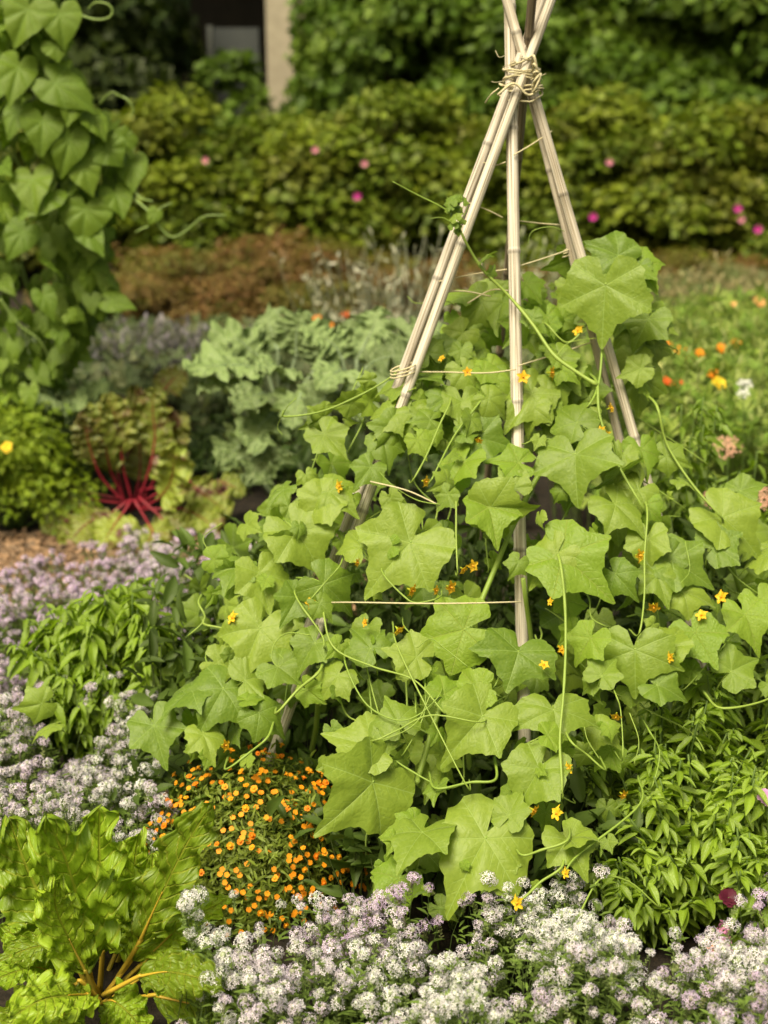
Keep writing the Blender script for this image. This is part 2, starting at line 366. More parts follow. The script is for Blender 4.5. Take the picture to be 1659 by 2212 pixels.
def inpoly(x, y, P):
    c = False; j = len(P)-1
    for i in range(len(P)):
        if (P[i][1] > y) != (P[j][1] > y) and x < (P[j][0]-P[i][0])*(y-P[i][1])/(P[j][1]-P[i][1])+P[i][0]: c = not c
        j = i
    return c

# ================================================================== THE SETTING
sheet('ground', -60, 60, -10, 90, 0, M['soil'])
sheet('mulch_path', -3.2, .1, gy(1330), gy(1165), .004, M['mulch'], 40, 12)
sheet('gravel_path', -6, 6, 7.15, 7.75, .004, M['gravel'])
def box(g, x0,x1,y0,y1,z0,z1, c=(1,1,1)):
    v = [(x,y,z) for z in (z0,z1) for y in (y0,y1) for x in (x0,x1)]
    for f in [(0,2,3,1),(4,5,7,6),(0,1,5,4),(2,6,7,3),(0,4,6,2),(1,3,7,5)]:
        g.add([v[i] for i in f], [(0,1,2,3)], None, c)
def chips(name, n, x0, x1, y0, y1, label):
    g = Geo(); T = Geo(); box(T, -.5,.5,-.18,.18,-.06,.06); P = np.stack([U(x0,x1,n), U(y0,y1,n), U(.006,.022,n)],-1)
    nz = nrm(np.array([0,0,1.])+RNG.normal(size=(n,3))*.28); C = np.array([.20,.125,.075])*U(.4,1.9,(n,1))*np.array([1,1,1])+U(0,.04,(n,1))
    g.inst(T.tmpl(), P, frames(nz, rdir(n)), U(.012,.05,n), C)
    o = link(bpy.data.objects.new(name, g.mesh(name, M['chip']))); tag(o, label, 'mulch', kind='stuff')
chips('wood_chips', 9000, -2.2, -.05, gy(1330), gy(1160), 'brown bark and straw chips covering the path left of the cucumbers')

# dark building far behind, its pillar, the grey panel
BY = 16.5
b = thing('building', (0, BY, 0), 'dark building in deep shade behind the trees with a pale pillar', 'building')
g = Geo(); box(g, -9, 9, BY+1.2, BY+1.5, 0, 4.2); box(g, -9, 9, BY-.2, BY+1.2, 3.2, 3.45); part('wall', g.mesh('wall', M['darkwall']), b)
pa = at(578, 0, BY); pb = at(634, 0, BY)
g = Geo(); box(g, pa.x, pb.x, BY-.3, BY, 0, 3.2); part('pillar', g.mesh('pillar', M['concrete']), b, label='pale concrete pillar')
pc, pd = at(634,0,BY), at(664,0,BY)
g = Geo(); box(g, pc.x+.003, pd.x, BY-.2, BY+.02, 0, 3.2); part('door_jamb', g.mesh('door_jamb', surf_mat('brown_jamb', [(.10,.075,.06),(.14,.11,.09)], 6)), b)
PY = 14.0; pa, pb = at(447,60,PY), at(558,60,PY)
s = thing('grey_screen', (pa.x, PY, 0), 'flat dark grey screen panel standing in the shade beside the pale pillar', 'screen')
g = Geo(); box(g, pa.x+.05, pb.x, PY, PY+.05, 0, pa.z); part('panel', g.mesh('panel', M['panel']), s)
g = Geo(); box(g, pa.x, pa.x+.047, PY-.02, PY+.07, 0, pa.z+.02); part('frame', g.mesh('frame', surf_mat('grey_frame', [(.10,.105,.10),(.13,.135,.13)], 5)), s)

# ------------------------------------------------------------------ bushes and trees
def fold_t(w, dz=.08, c=.15):
    g = Geo(); g.add([(0,0,0),(w,.48,dz),(0,1,-c),(-w,.48,dz),(0,.5,-.02)], None, [(0,1,4),(4,1,2),(0,4,3),(3,4,2)], (1,1,1), [(0,0,0),(1,.5,0),(0,1,0),(-1,.5,0),(0,.5,0)]); return g.tmpl()
L_sm = fold_t(.26); L_rd = fold_t(.36)
T_sm = quad_t(.28, .08, .18); T_rd = quad_t(.40, .10, .2); T_nar = quad_t(.13, .03, .2)
def sprig(base, n, L, spread=.9):
    """a twig end carrying n leaflets"""
    g = Geo(); k = np.arange(n)
    a = k*2.4; t = .15+.85*k/max(1,n-1)
    P = np.stack([np.zeros(n), t*.6, np.zeros(n)], -1)
    D = np.stack([np.cos(a)*spread, .7+.0*a, np.sin(a)*spread*.6], -1)
    Z = np.stack([-.3*np.cos(a), -.2+0*a, np.ones(n)], -1)
    g.inst(base, P, frames(Z, D), np.full(n, L), (1,1,1)); return g.tmpl()
SPR_rose = sprig(L_rd, 9, .48); SPR_bar = sprig(L_sm, 8, .34); SPR_tree = sprig(L_sm, 8, .60); SPR_fine = sprig(T_nar, 10, .45)
def bush_geo(rx, ry, rz, z0, K, per, T, size, cols, lump=.3, seed=0, flat=.5, dcol=.25, updroop=0.6):
    """foliage as clumps of sprigs gathered on overlapping lumps (origin at the foot)"""
    global RNG
    RNG = np.random.default_rng(seed); g = Geo(); cols = np.array(cols)
    d = rdir(K); d[:,2] = np.abs(d[:,2])*1.1 - .25
    rr = U(.45,.98,K)[:,None]; Cn = d*rr*np.array([rx,ry,rz*.9]); Cn[:,2] += z0+rz*.25
    Cn[:,2] = np.maximum(Cn[:,2], .06)
    lr = lump*U(.6,1.25,K)
    for i in range(K):
        n = int(per*(lr[i]/lump)**1.5); e = rdir(n); e[:,2] = np.where(e[:,2] < -.3, -e[:,2], e[:,2])
        r = U(.55,1.08,(n,1))*(1+.15*np.sin(e[:,:1]*7+i)); P = Cn[i]+e*r*lr[i]*np.array([1.1,1.1,.8]); P[:,2] = np.maximum(P[:,2], .03)
        nz = nrm(e*.55+np.array([0,0,updroop])+RNG.normal(size=(n,3))*.35); dy = e+RNG.normal(size=(n,3))*.5
        ci = cols[RNG.integers(len(cols))]*.6 + cols[RNG.integers(len(cols), size=n)]*.4
        g.inst(T, P, frames(nz, dy), size*U(.7,1.3,n), ci*U(1-dcol,1+dcol,(n,1)))
    RNG = np.random.default_rng(seed+99)
    return g, Cn
def branches(Cn, r0=.02, mat='bark', name='branches', foot=None, step=2):
    g = Geo(); foot = foot or Vector((0,0,0))
    for i, c in enumerate(Cn[::step]):
        c = Vector(c); m = Vector((c.x*.45, c.y*.45, c.z*.55)); f = foot+Vector((c.x*.12, c.y*.12, 0))
        tube(g, [f, m, c], (r0, r0*.3), 5, 7)
    return g.mesh(name, M[mat])
def rose_flower_mesh():
    g = Geo(); P = blade_t(3, 1, .45, prof=lambda t: math.sin(math.pi*min(1,t*.75+.08)), fold=-.05, curl=-.25); n = 10
    a = np.arange(n)*2*np.pi/5+ (np.arange(n)>=5)*.6; D = np.stack([np.cos(a), np.sin(a), np.zeros(n)], -1); Z = np.stack([-.5*np.cos(a), -.5*np.sin(a), np.ones(n)], -1)
    g.inst(P, np.zeros((n,3)), frames(Z, D), np.where(np.arange(n)>=5, .024, .036), (.50,.05,.30)); return g.mesh('flower', M['petal'])
ROSE = rose_flower_mesh()
ROSE_P = ROSE.copy()
arr = np.tile([.62,.26,.36,1.], (len(ROSE.vertices),1)).astype(np.float32); ROSE_P.attributes['col'].data.foreach_set('color', arr.ravel())

# rose hedge
rose_cols = [(.125,.18,.012),(.08,.125,.008),(.20,.25,.016),(.155,.165,.022)]
rose_me = []
for k in range(4):
    g, Cn = bush_geo(1.05, .8, 1.12, .05, 60, 420, SPR_rose, .060, rose_cols, lump=.23, seed=20+k)
    rose_me.append((g.mesh('foliage', M['fern']), branches(Cn, .014), Cn))
hedge = [  # px, Y, height scale, flowers [(px,py,pale)], label
 (140,10.6,1.00,[], 'rose bush mostly hidden behind the tall bean column'),
 (400,10.9,1.00,[(445,348,1)], 'rose bush with pale pink bloom just right of the bean column'),
 (650,10.7,.98,[(680,325,1)], 'rose bush with a pale pink bloom below the pale pillar'),
 (880,10.8,1.03,[(773,426,0),(787,355,1)], 'rose bush with one small magenta bloom left of the bamboo tripod'),
 (1120,10.9,.98,[], 'flowerless rose bush directly behind the bamboo tripod legs'),
 (1360,10.7,1.0,[(1316,352,1),(1282,470,0)], 'rose bush with pale pink bloom right of the tripod'),
 (1560,10.4,1.05,[(1592,452,0),(1638,497,0),(1600,476,1)], 'rose bush carrying the brightest magenta blooms at the right edge'),
 (-150,10.8,1.0,[], 'rose bush at the far left end of the hedge, outside the bean column'),
 (-480,10.8,1.0,[], 'last rose bush at the left end of the hedge'),
 (1800,10.8,1.05,[], 'rose bush cut off by the right edge of the hedge'),
]
for i, (px, Y, hs, fl, lab) in enumerate(hedge):
    p = at(px, 300, Y); f, br, Cn = rose_me[i % 4]
    t = thing('rose_bush', (p.x, Y, 0), lab, 'rose bush', 'rose bushes of the clipped hedge')
    a = Matrix.Rotation(i*1.3, 3, 'Z'); o = part('foliage', f, t, (p.x,Y,0), a, (1.1,1,hs)); part('branches', br, t, (p.x,Y,0), a, (1.1,1,hs))
    for (fx, fy, pale) in fl:
        q = at(fx, fy, Y-.98); part('flower', ROSE_P if pale else ROSE, t, q, rotm((random.uniform(-.3,.3),-.9,.4),(0,.2,1)), .8 if pale else .95)

# rusty barberries in front of the hedge
bar_cols = [(.17,.115,.032),(.14,.13,.022),(.185,.095,.035),(.12,.14,.02),(.155,.09,.032)]
bar_me = []
for k in range(3):
    g, Cn = bush_geo(.62, .5, .46, .0, 50, 300, SPR_bar, .044, bar_cols, lump=.15, seed=40+k)
    bar_me.append((g.mesh('foliage', M['fern']), branches(Cn, .008)))
for i, (px, py, Y, s, lab) in enumerate([
   (300,560,9.1,.95,'rusty barberry right of the bean column, half hidden by it'), (430,590,8.7,1.0,'broad rust and green barberry mound right of the bean column'), (585,535,9.2,1.05,'tallest rusty barberry, with its green shoots against the rose hedge'),
   (600,610,8.5,.9,'low barberry mound above the grey green kale'), (760,570,9.2,.95,'barberry behind the thin silvery grass stems'), (960,580,9.3,.95,'barberry seen between the left and centre tripod poles'),
   (1130,600,9.2,.9,'barberry behind the centre pole of the tripod'), (1500,575,9.3,.95,'reddish barberry behind the large leaf on the right pole'), (1650,570,9.1,1.0,'reddish brown barberry at the right edge below the magenta roses')]):
    p = at(px, py, Y); f, br = bar_me[i % 3]; t = thing('barberry_bush', (p.x, Y, 0), lab, 'barberry', 'rust coloured barberries before the hedge')
    a = Matrix.Rotation(i*2.1, 3, 'Z'); zs = s*(p.z+.09)/.50; part('foliage', f, t, (p.x,Y,0), a, (s*1.15,s*1.1,zs)); part('branches', br, t, (p.x,Y,0), a, (s*1.1,s*1.1,zs))

# tall shrubs and trees behind
tree_cols = [(.105,.18,.018),(.07,.13,.013),(.15,.225,.024)]
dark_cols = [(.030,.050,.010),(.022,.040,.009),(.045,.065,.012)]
tree_me = []
for k in range(3):
    g, Cn = bush_geo(1.35, 1.1, 1.9, .55, 70, 420, SPR_tree, .085, tree_cols, lump=.34, seed=60+k, updroop=.35)
    gt = Geo(); tube(gt, [(0,0,0),(.05,.02,.6),(0,.05,1.4)], (.06,.03), 7)
    for c in Cn[::3]: tube(gt, [(0,.02,.4),(c[0]*.5,c[1]*.5,c[2]*.6+.2),tuple(c)], (.022,.006), 5, 6)
    tree_me.append((g.mesh('crown', M['fern']), gt.mesh('trunk', M['bark'])))
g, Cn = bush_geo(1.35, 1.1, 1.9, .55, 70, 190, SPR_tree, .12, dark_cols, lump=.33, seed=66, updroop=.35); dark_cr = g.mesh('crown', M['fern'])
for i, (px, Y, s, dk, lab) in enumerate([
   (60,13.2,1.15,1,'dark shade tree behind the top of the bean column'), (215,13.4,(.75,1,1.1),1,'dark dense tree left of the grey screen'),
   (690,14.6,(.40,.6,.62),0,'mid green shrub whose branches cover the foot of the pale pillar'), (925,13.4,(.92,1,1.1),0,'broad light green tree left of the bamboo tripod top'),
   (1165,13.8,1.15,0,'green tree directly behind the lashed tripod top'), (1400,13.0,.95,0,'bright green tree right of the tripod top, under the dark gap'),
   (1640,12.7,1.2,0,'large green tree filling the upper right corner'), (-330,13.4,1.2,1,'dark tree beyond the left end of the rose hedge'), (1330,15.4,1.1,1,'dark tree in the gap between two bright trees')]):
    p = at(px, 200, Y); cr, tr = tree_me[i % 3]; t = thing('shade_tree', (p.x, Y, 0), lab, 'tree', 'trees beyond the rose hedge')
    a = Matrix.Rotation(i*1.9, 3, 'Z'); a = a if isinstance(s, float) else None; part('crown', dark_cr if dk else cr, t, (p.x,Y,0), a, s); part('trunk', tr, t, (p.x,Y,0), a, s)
g, Cn = bush_geo(.5,.5,1.2,.4, 24, 60, SPR_tree, .13, [(.12,.19,.025),(.09,.15,.02)], lump=.15, seed=71)
p = at(505, 130, 13.0); t = thing('young_tree', (p.x,13.0,0), 'young light green sapling in front of the grey screen', 'tree')
part('crown', g.mesh('crown', M['fern']), t, (p.x,13.0,0), None, (.9,.9,.95)); part('trunk', branches(Cn, .012), t, (p.x,13.0,0))

exec_marker = 0
# ------------------------------------------------------------------ fine meadow, grasses and far flowers
def foliage_drift(name, label, cat, pts, hfun, n, T, size, cols, seed, mat='fern', up=.9, kind='stuff', stems=True):
    """pts: polygon on the ground (x,Y); plants of height hfun(x,Y)"""
    global RNG; RNG = np.random.default_rng(seed); xs = [p[0] for p in pts]; ys = [p[1] for p in pts]; P=[]
    while len(P) < n:
        x, y = random.uniform(min(xs),max(xs)), random.uniform(min(ys),max(ys))
        if inpoly(x,y,pts): P.append((x,y))
    P = np.array(P); H = np.array([hfun(x,y)*(1+.35*mn.noise(Vector((x*4,y*4,seed)))) for x,y in P])
    z = H*(1-U(0,1,n)**1.6*.75); g = Geo(); cols = np.array(cols)
    D = nrm(np.array([0,0,up])+RNG.normal(size=(n,3))*.5); Z = nrm(np.array([0,-.3,.6])+RNG.normal(size=(n,3))*.5)
    cl = np.array([mn.noise(Vector((x*3,y*3,seed+5))) for x,y in P])[:,None]
    g.inst(T, np.stack([P[:,0],P[:,1],z],-1), frames(Z, D), size*U(.6,1.4,n), cols[RNG.integers(len(cols), size=n)]*U(.75,1.25,(n,1))*(1+cl*.5))
    if stems:
        m = n//5; A = np.stack([P[:m,0],P[:m,1],np.zeros(m)],-1); B = A+np.stack([U(-.05,.05,m),U(-.05,.05,m),H[:m]*U(.7,1.05,m)],-1)
        tubes_np(g, A, B, .0025, (.10,.14,.04), .03)
    o = link(bpy.data.objects.new(name, g.mesh(name, M[mat]))); tag(o, label, cat, kind=kind); return o
mead = [(.55,4.6),(.9,4.4),(2.6,4.4),(3.2,7.0),(1.1,7.0)]
foliage_drift('meadow_foliage', 'feathery green flower bed foliage right of the tripod behind the cucumbers', 'foliage', mead, lambda x,y: .44, 9000, SPR_fine, .07, [(.16,.25,.035),(.12,.20,.025),(.22,.29,.05)], 81)
foliage_drift('far_bed_foliage', 'grey green low bed foliage between kale and barberries', 'foliage', [(-2.6,6.0),(.9,5.6),(1.3,7.1),(-2.6,7.1)], lambda x,y: .28, 6000, SPR_fine, .08, [(.11,.15,.06),(.085,.12,.05),(.15,.17,.08)], 82)
foliage_drift('back_bed_foliage', 'dry green and straw growth before the reddish barberries on the right', 'foliage', [(1.2,6.9),(3.6,6.9),(4.2,9.2),(1.4,8.6)], lambda x,y: .30, 5000, SPR_fine, .09, [(.15,.17,.06),(.20,.17,.08),(.10,.14,.04)], 83)
def grass_tuft(label, cat, px, py_top, Y, w, n, col, seed, thick=.003, headcol=None, lean=.12, name='grass_clump'):
    rng = np.random.default_rng(seed); p = at(px, py_top, Y); H = p.z; g = Geo()
    A = np.stack([rng.uniform(-w*.5,w*.5,n), rng.uniform(-.12,.12,n), np.zeros(n)],-1); h = H*rng.uniform(.65,1.0,n)
    B = A + np.stack([A[:,0]*.5+rng.normal(size=n)*lean*H, rng.normal(size=n)*lean*H*.6, h],-1)
    tubes_np(g, A, B, thick, np.array(col)*rng.uniform(.7,1.25,(n,1)), .05, 6)
    t = thing(name, (p.x,Y,0), label, cat); part('stems', g.mesh('stems', M['fern']), t, (p.x,Y,0))
    g = Geo(); m = n*5; k = rng.integers(n, size=m); f = rng.uniform(.5,1.02,(m,1)); P = A[k]*(1-f)+B[k]*f
    g.inst(T_nar, P, frames(rng.normal(size=(m,3))+np.array([0,-.5,.3]), np.array([0,0,.8])+rng.normal(size=(m,3))*.35), rng.uniform(.03,.06,m), np.array(headcol or col)*rng.uniform(.8,1.3,(m,1)))
    part('leaves', g.mesh('leaves', M['fern']), t, (p.x,Y,0)); return t  # this part holds the seed heads along the upper stems
grass_tuft('silvery wisp of thin upright stems left of the left tripod pole', 'grass', 830, 505, 6.6, .42, 60, (.34,.35,.26), 1, thick=.005, headcol=(.42,.42,.33))
grass_tuft('thin pale stems showing between centre and right tripod poles', 'grass', 1150, 500, 6.8, .36, 36, (.30,.33,.22), 2, thick=.005, headcol=(.36,.38,.26))
grass_tuft('greyish lavender stems right of the foot of the bean column', 'lavender', 285, 690, 6.3, .5, 110, (.17,.17,.14), 3, headcol=(.20,.18,.22))
grass_tuft('greyish lavender stems left of the kale, above the red chard', 'lavender', 385, 700, 6.5, .4, 80, (.18,.17,.14), 4, headcol=(.21,.19,.22))
grass_tuft('tall straw coloured grass behind the orange marigold patch', 'grass', 1480, 560, 7.2, .7, 90, (.26,.25,.11), 5, headcol=(.30,.26,.13))
grass_tuft('straw and green grass stems at the right edge above the marigolds', 'grass', 1620, 560, 7.4, .6, 80, (.24,.24,.10), 6, headcol=(.28,.26,.13))

for k_, (gx, gt, gY, gw, gn, lab) in enumerate([(1440,640,6.0,.6,70,'yellow green wispy stems just right of the right canes'), (1560,620,6.2,.6,90,'yellow green wispy stems behind the middle of the marigold row'),
     (1650,650,5.6,.5,80,'yellow green wispy stems at the right edge above the white blooms'), (1500,700,5.0,.6,70,'low wispy stems in front of the marigold row'), (1620,760,4.6,.5,60,'low wispy stems beside the white blooms')]):
    grass_tuft(lab, 'grass', gx, gt, gY, gw, gn, (.20,.27,.07), 60+k_, thick=.0022, headcol=(.24,.29,.08))
def pom_mesh(col, n=14, r=.02, name='bloom', dome=.5, w=.42):
    g = Geo(); P = blade_t(2, 1, w, prof=lambda t: math.sin(math.pi*min(1,t*.7+.1)), fold=.05, curl=.1)
    a = np.arange(n)*2.4; e = .15+dome*np.arange(n)/n
    D = np.stack([np.cos(a), np.sin(a), e], -1); Z = np.stack([-e*np.cos(a), -e*np.sin(a), np.ones(n)], -1)
    g.inst(P, np.zeros((n,3)), frames(Z, D), r*(1-.4*np.arange(n)/n), np.array(col)*U(.8,1.15,(n,1))); return g.mesh(name, M['petal'])
BL = {'orange': pom_mesh((.85,.30,.012)), 'yellow': pom_mesh((.80,.58,.03)), 'cream': pom_mesh((.75,.68,.28)), 'rust': pom_mesh((.70,.13,.02)), 'peach': pom_mesh((.85,.45,.18))}
def flower_on_stem(kind, px, py, Y, s, label, group, cat='flower', mesh=None, zt=None):
    if zt: k_ = at(px, py, 1.0).z; Y = (CAMZ-zt)/(CAMZ-k_)
    p = at(px, py, Y); t = thing('flower', (p.x, Y, 0), label, cat, group)
    g = Geo(); tube(g, [(p.x+random.uniform(-.03,.03),Y+.02,0),(p.x+random.uniform(-.02,.02),Y,p.z*.6),(p.x,Y,p.z)], (.003,.002), 5, 6)
    part('stem', g.mesh('stem', M['alyssum_green']), t)
    part('bloom', mesh or BL[kind], t, p, rotm((random.uniform(-.3,.3),-.6,.8),(1,0,0)), s); return t
G = 'flowers scattered through the bed right of the tripod'
for kind, px, py, Y, s, lab in [
  ('orange',1440,748,6.0,1.4,'leftmost orange bloom of the top marigold row'), ('orange',1470,760,5.9,1.6,'large orange bloom in the middle of the marigold row'), ('orange',1485,772,5.8,1.4,'orange bloom just below the marigold row'),
  ('orange',1512,764,6.0,1.3,'orange bloom right of the large marigold pair'), ('orange',1558,752,6.1,1.3,'orange bloom at the right end of the marigold row'), ('orange',1590,742,6.2,1.3,'far right orange bloom, highest of the marigold row'),
  ('rust',1395,760,5.8,1.2,'rusty bloom left of the orange marigold row'), ('rust',1440,824,5.4,1.2,'rusty orange bloom below the yellow blooms'), ('rust',1466,830,5.4,1.2,'rusty bloom beside the yellow round bloom'), ('orange',1540,808,5.5,1.2,'small orange bloom above the pale yellow flower'),
  ('cream',1400,780,5.5,1.5,'cream bloom nearest the right tripod poles'), ('cream',1416,795,5.4,1.5,'pale yellow bloom right of the right tripod poles'), ('yellow',1553,828,5.3,1.6,'round pale yellow bloom left of the white blooms'), ('yellow',1420,718,6.2,1.1,'tiny yellow bloom above the marigold row'),
  ('peach',1640,652,6.8,1.8,'peach bloom at the right edge among the dry grass'), ('peach',1585,660,6.8,1.2,'small peach bloom left of the edge among dry grass'),
  ('orange',685,688,5.8,1.2,'orange bloom rising behind the kale'), ('orange',712,704,5.7,1.2,'lower orange bloom right behind the kale tops'), ('rust',745,680,6.0,1.2,'rusty bloom behind the kale near the left pole'), ('orange',755,700,5.7,1.0,'small orange bloom between kale and left pole')]:
    flower_on_stem(kind, px, py, Y, s*.95, lab, G, zt=.50 if px > 900 else .36)
def umbel_mesh(col, r=.05, n=60):
    g = Geo(); a = U(0,2*np.pi,n); q = np.sqrt(U(0,1,n)); P = np.stack([np.cos(a)*q*r, np.sin(a)*q*r, .012*(1-q*q)+U(-.004,.004,n)],-1)
    g.inst(FLORET, P, frames(np.array([0,0,1.])+RNG.normal(size=(n,3))*.3, rdir(n)), U(.006,.010,n), np.array(col)*U(.75,1.15,(n,1)))
    for k in range(10): tube(g, [(0,0,-.05),(math.cos(k*.63)*r*.7, math.sin(k*.63)*r*.7, 0)], .0012, 4, 3, (.12,.2,.04))
    return g.mesh('bloom', M['petal'])
def floret_t():
    g = Geo(); vs=[(0,0,0)]; q=[]
    for k in range(4):
        a = k*math.pi/2; c, s = math.cos, math.sin
        i = len(vs); vs += [(.75*c(a-.42),.75*s(a-.42),.12),(1.05*c(a),1.05*s(a),.10),(.75*c(a+.42),.75*s(a+.42),.12)]; q.append((0,i,i+1,i+2))
    g.add(vs, q); return g.tmpl()
FLORET = floret_t()
PINKU = umbel_mesh((.62,.36,.26)); WHITEU = umbel_mesh((.75,.75,.75), .03, 26)
for px, py, Y, s, m, lab in [(1572,968,4.5,1.0,PINKU,'pink flat topped yarrow right of the tripod foot'), (1640,1078,4.1,1.0,PINKU,'pale pink yarrow at the right edge above a big leaf'), (1540,1082,4.2,.7,PINKU,'small faded pink yarrow left of the edge one'),
      (1608,832,4.9,1.0,WHITEU,'upper white bloom on thin stem near right edge'), (1605,852,4.9,.8,WHITEU,'lower white bloom just under its white neighbour')]:
    flower_on_stem(None, px, py, Y, s*.8, lab, 'flat topped blooms at the right', mesh=m, zt=.56)

# ------------------------------------------------------------------ yellow-green round bush
g, Cn = bush_geo(.27,.25,.34,.0, 60, 120, SPR_fine, .028, [(.19,.27,.014),(.13,.21,.010),(.24,.32,.02)], lump=.095, seed=91)
p = at(35, 1100, 4.75); t = thing('round_herb_bush', (p.x, 4.75, 0), 'low round bush of fine yellow green foliage left of the red chard', 'bush')
part('foliage', g.mesh('foliage', M['fern']), t, (p.x,4.75,0), None, (1.05,1.05,1.30)); part('stems', branches(Cn, .004, 'alyssum_green', 'stems'), t, (p.x,4.75,0))
part('flower', BL['yellow'], t, at(15, 966, 4.5), rotm((0,-.8,.6),(1,0,0)), 1.1)

# ------------------------------------------------------------------ long leaved rosettes: chard, beet, kale
def big_blade(pts, w, nrmal, ruffle=.25, fr=9, nl=34, nw=7, start=.0, prof=None, fold=.18, pucker=.05, seed=0, lobes=0):
    """leaf blade along world points; returns Geo. w = half width"""
    g = Geo(); S = spline(pts, nl+1); vs=[]; uv=[]; m = 2*nw+1; nh = Vector(nrmal).normalized(); rnd = random.Random(seed); ph = [rnd.uniform(0,6) for _ in range(4)]
    prof = prof or (lambda t: (min(1, t/.18)**.7)*(1-max(0,(t-.45)/.55)**2.2)**.6)
    for i, p in enumerate(S):
        t = i/nl; tg = (S[min(i+1,nl)]-S[max(i-1,0)]).normalized(); sd_ = tg.cross(nh); sd_ = sd_.normalized() if sd_.length>.05 else Vector((1,0,0)); up = sd_.cross(tg)
        ww = w*max(prof(t), .03)
        for j in range(-nw, nw+1):
            u = j/nw; a = abs(u); side = 1 if u > 0 else -1
            edge = 1+(.10*math.sin(t*fr*5.3+ph[0]*side)+ .07*math.sin(t*fr*11+ph[1]) )*a*(1+lobes*1.2) + lobes*a*.28*math.sin(t*fr*2.4+ph[2]+side)
            z = fold*a*ww + ruffle*w*a**1.6*(math.sin(t*fr*4.4+ph[2]+side*1.1)*.6+.4*math.sin(t*fr*8.3+ph[3]*side))
            z += pucker*w*(mn.noise(Vector((u*4+seed*3.1, t*9, seed)))+.6*mn.noise(Vector((u*8+seed*3.1, t*20, seed+7))))*2*min(1,a*3) - .12*w*a*a
            vs.append(tuple(p + sd_*(u*ww*edge) + up*z)); uv.append((u, t, 0))
    q = [(i*m+j, i*m+j+1, (i+1)*m+j+1, (i+1)*m+j) for i in range(nl) for j in range(m-1)]
    g.add(vs, q, None, tuple([rnd.uniform(.68,1.3)]*3), uv); return g, S
def rosette(name, label, cat, root, leaves, lm, sm, stalk_r, rib=.7, **kw):
    """leaves: (stalk px points incl. base.., blade px points, half width px, Y list start->end, normal)"""
    t = thing(name, root, label, cat)
    for i, lf in enumerate(leaves):
        st, bl, wpx, y0, y1, nv = lf[:6]; kk = dict(kw); kk.update(lf[6] if len(lf) > 6 else {})
        allp = st + bl; n = len(allp); P = [at(x, y, y0+(y1-y0)*k/(n-1)) for k, (x, y) in enumerate(allp)]
        P[0] = P[0]*.5 + Vector(root)*.5 + Vector((0,0,.01)) if kk.get('snap', 0) else P[0]
        kk.pop('snap', None)
        sy_ = kk.pop('spreadY', 0)*((((i*.618) % 1)-.5)); n = len(allp)
        P = [at(x, y, y0+(y1-y0+sy_)*k/(n-1)) for k, (x, y) in enumerate(allp)]
        w = wpx*y1/F*1.04*kk.pop('wk', 1); nst = len(st)
        g, S = big_blade(P[nst-1:], w, nv, seed=i+len(label), **kk)
        lo = part('leaf', g.mesh('leaf', lm), t)
        g = Geo(); sp_ = P[:nst] + [s for s in S[2:max(4,int(len(S)*rib)):4]]
        up = Vector(nv).normalized()*.0015
        tube(g, [q+up for q in sp_], lambda f: stalk_r*(1-.85*f**.6), 7, 26, flat=.8)
        sp2 = subpart('stalk', g.mesh('stalk', sm), lo)      # leaf object sits at the root offset: same space
    return t
Z_ = (0,-.75,.65)
yc = at(215, 2140, 2.12); yc.z = 0
B = (215, 2140)
yl = [
 ([(205,2150),(190,2080)], [(175,1990),(150,1880),(100,1760)], 78, 2.12, 2.10, Z_),          # tall left pair
 ([(200,2150),(150,2060)], [(110,1980),(60,1880),(20,1770)], 80, 2.14, 2.12, (.3,-.8,.5)),
 ([(215,2150),(222,2060)], [(225,1960),(215,1850),(215,1745)], 66, 2.15, 2.17, (-.2,-.8,.5)),
 ([(225,2150),(280,2080)], [(310,2000),(325,1920),(330,1845)], 60, 2.08, 2.05, (0,-.9,.4)),
 ([(230,2150),(300,2040)], [(350,1930),(405,1820),(460,1735)], 54, 2.10, 2.02, (-.3,-.8,.5)),
 ([(235,2150),(310,2080)], [(370,2020),(430,1975),(500,1940)], 40, 2.1, 2.2, (-.2,-.5,.8)),
 ([(215,2150),(175,2080)], [(120,2045),(60,2050),(-30,2090)], 40, 2.08, 1.98, (0,-.5,.85)),
 ([(240,2150),(330,2060)], [(380,2020),(400,1940),(400,1870)], 40, 2.2, 2.3, Z_),
 ([(235,2165),(330,2090)], [(370,2070),(420,2065),(470,2075)], 36, 2.06, 2.0, (0,-.5,.85)),
 ([(225,2170),(330,2150)], [(420,2170),(500,2180),(575,2200)], 48, 2.05, 1.92, (0,-.55,.8)),
 ([(210,2170),(190,2150)], [(150,2150),(90,2160),(20,2200)], 58, 2.03, 1.90, (0,-.55,.8)),
 ([(220,2170),(235,2160)], [(250,2165),(280,2190),(320,2240)], 50, 2.02, 1.88, (0,-.6,.8)),
 ([(205,2150),(185,2100)], [(150,2030),(120,1960),(120,1900)], 52, 2.06, 2.0, (.3,-.8,.5)),
 ([(200,2150),(130,2110)], [(80,2090),(30,2100),(-40,2130)], 36, 2.12, 2.1, (0,-.5,.85)),
 ([(210,2155),(175,2120)], [(110,2160),(50,2190),(-20,2240)], 60, 2.0, 1.88, (0,-.5,.85)),
 ([(225,2150),(300,2110)], [(360,2100),(420,2110),(480,2130)], 48, 2.0, 1.93, (0,-.5,.85)),
 ([(215,2160),(150,2130)], [(110,2090),(60,2040),(0,2000)], 52, 2.12, 2.1, (.2,-.7,.6)),
 ([(215,2160),(180,2170)], [(140,2190),(120,2230),(110,2280)], 56, 1.98, 1.86, (0,-.6,.8)),
 ([(222,2160),(270,2040)], [(300,1960),(290,1880),(300,1800)], 50, 2.25, 2.3, Z_),
 ([(212,2150),(250,2060)], [(262,1990),(272,1920),(262,1850)], 50, 2.2, 2.25, Z_),
]
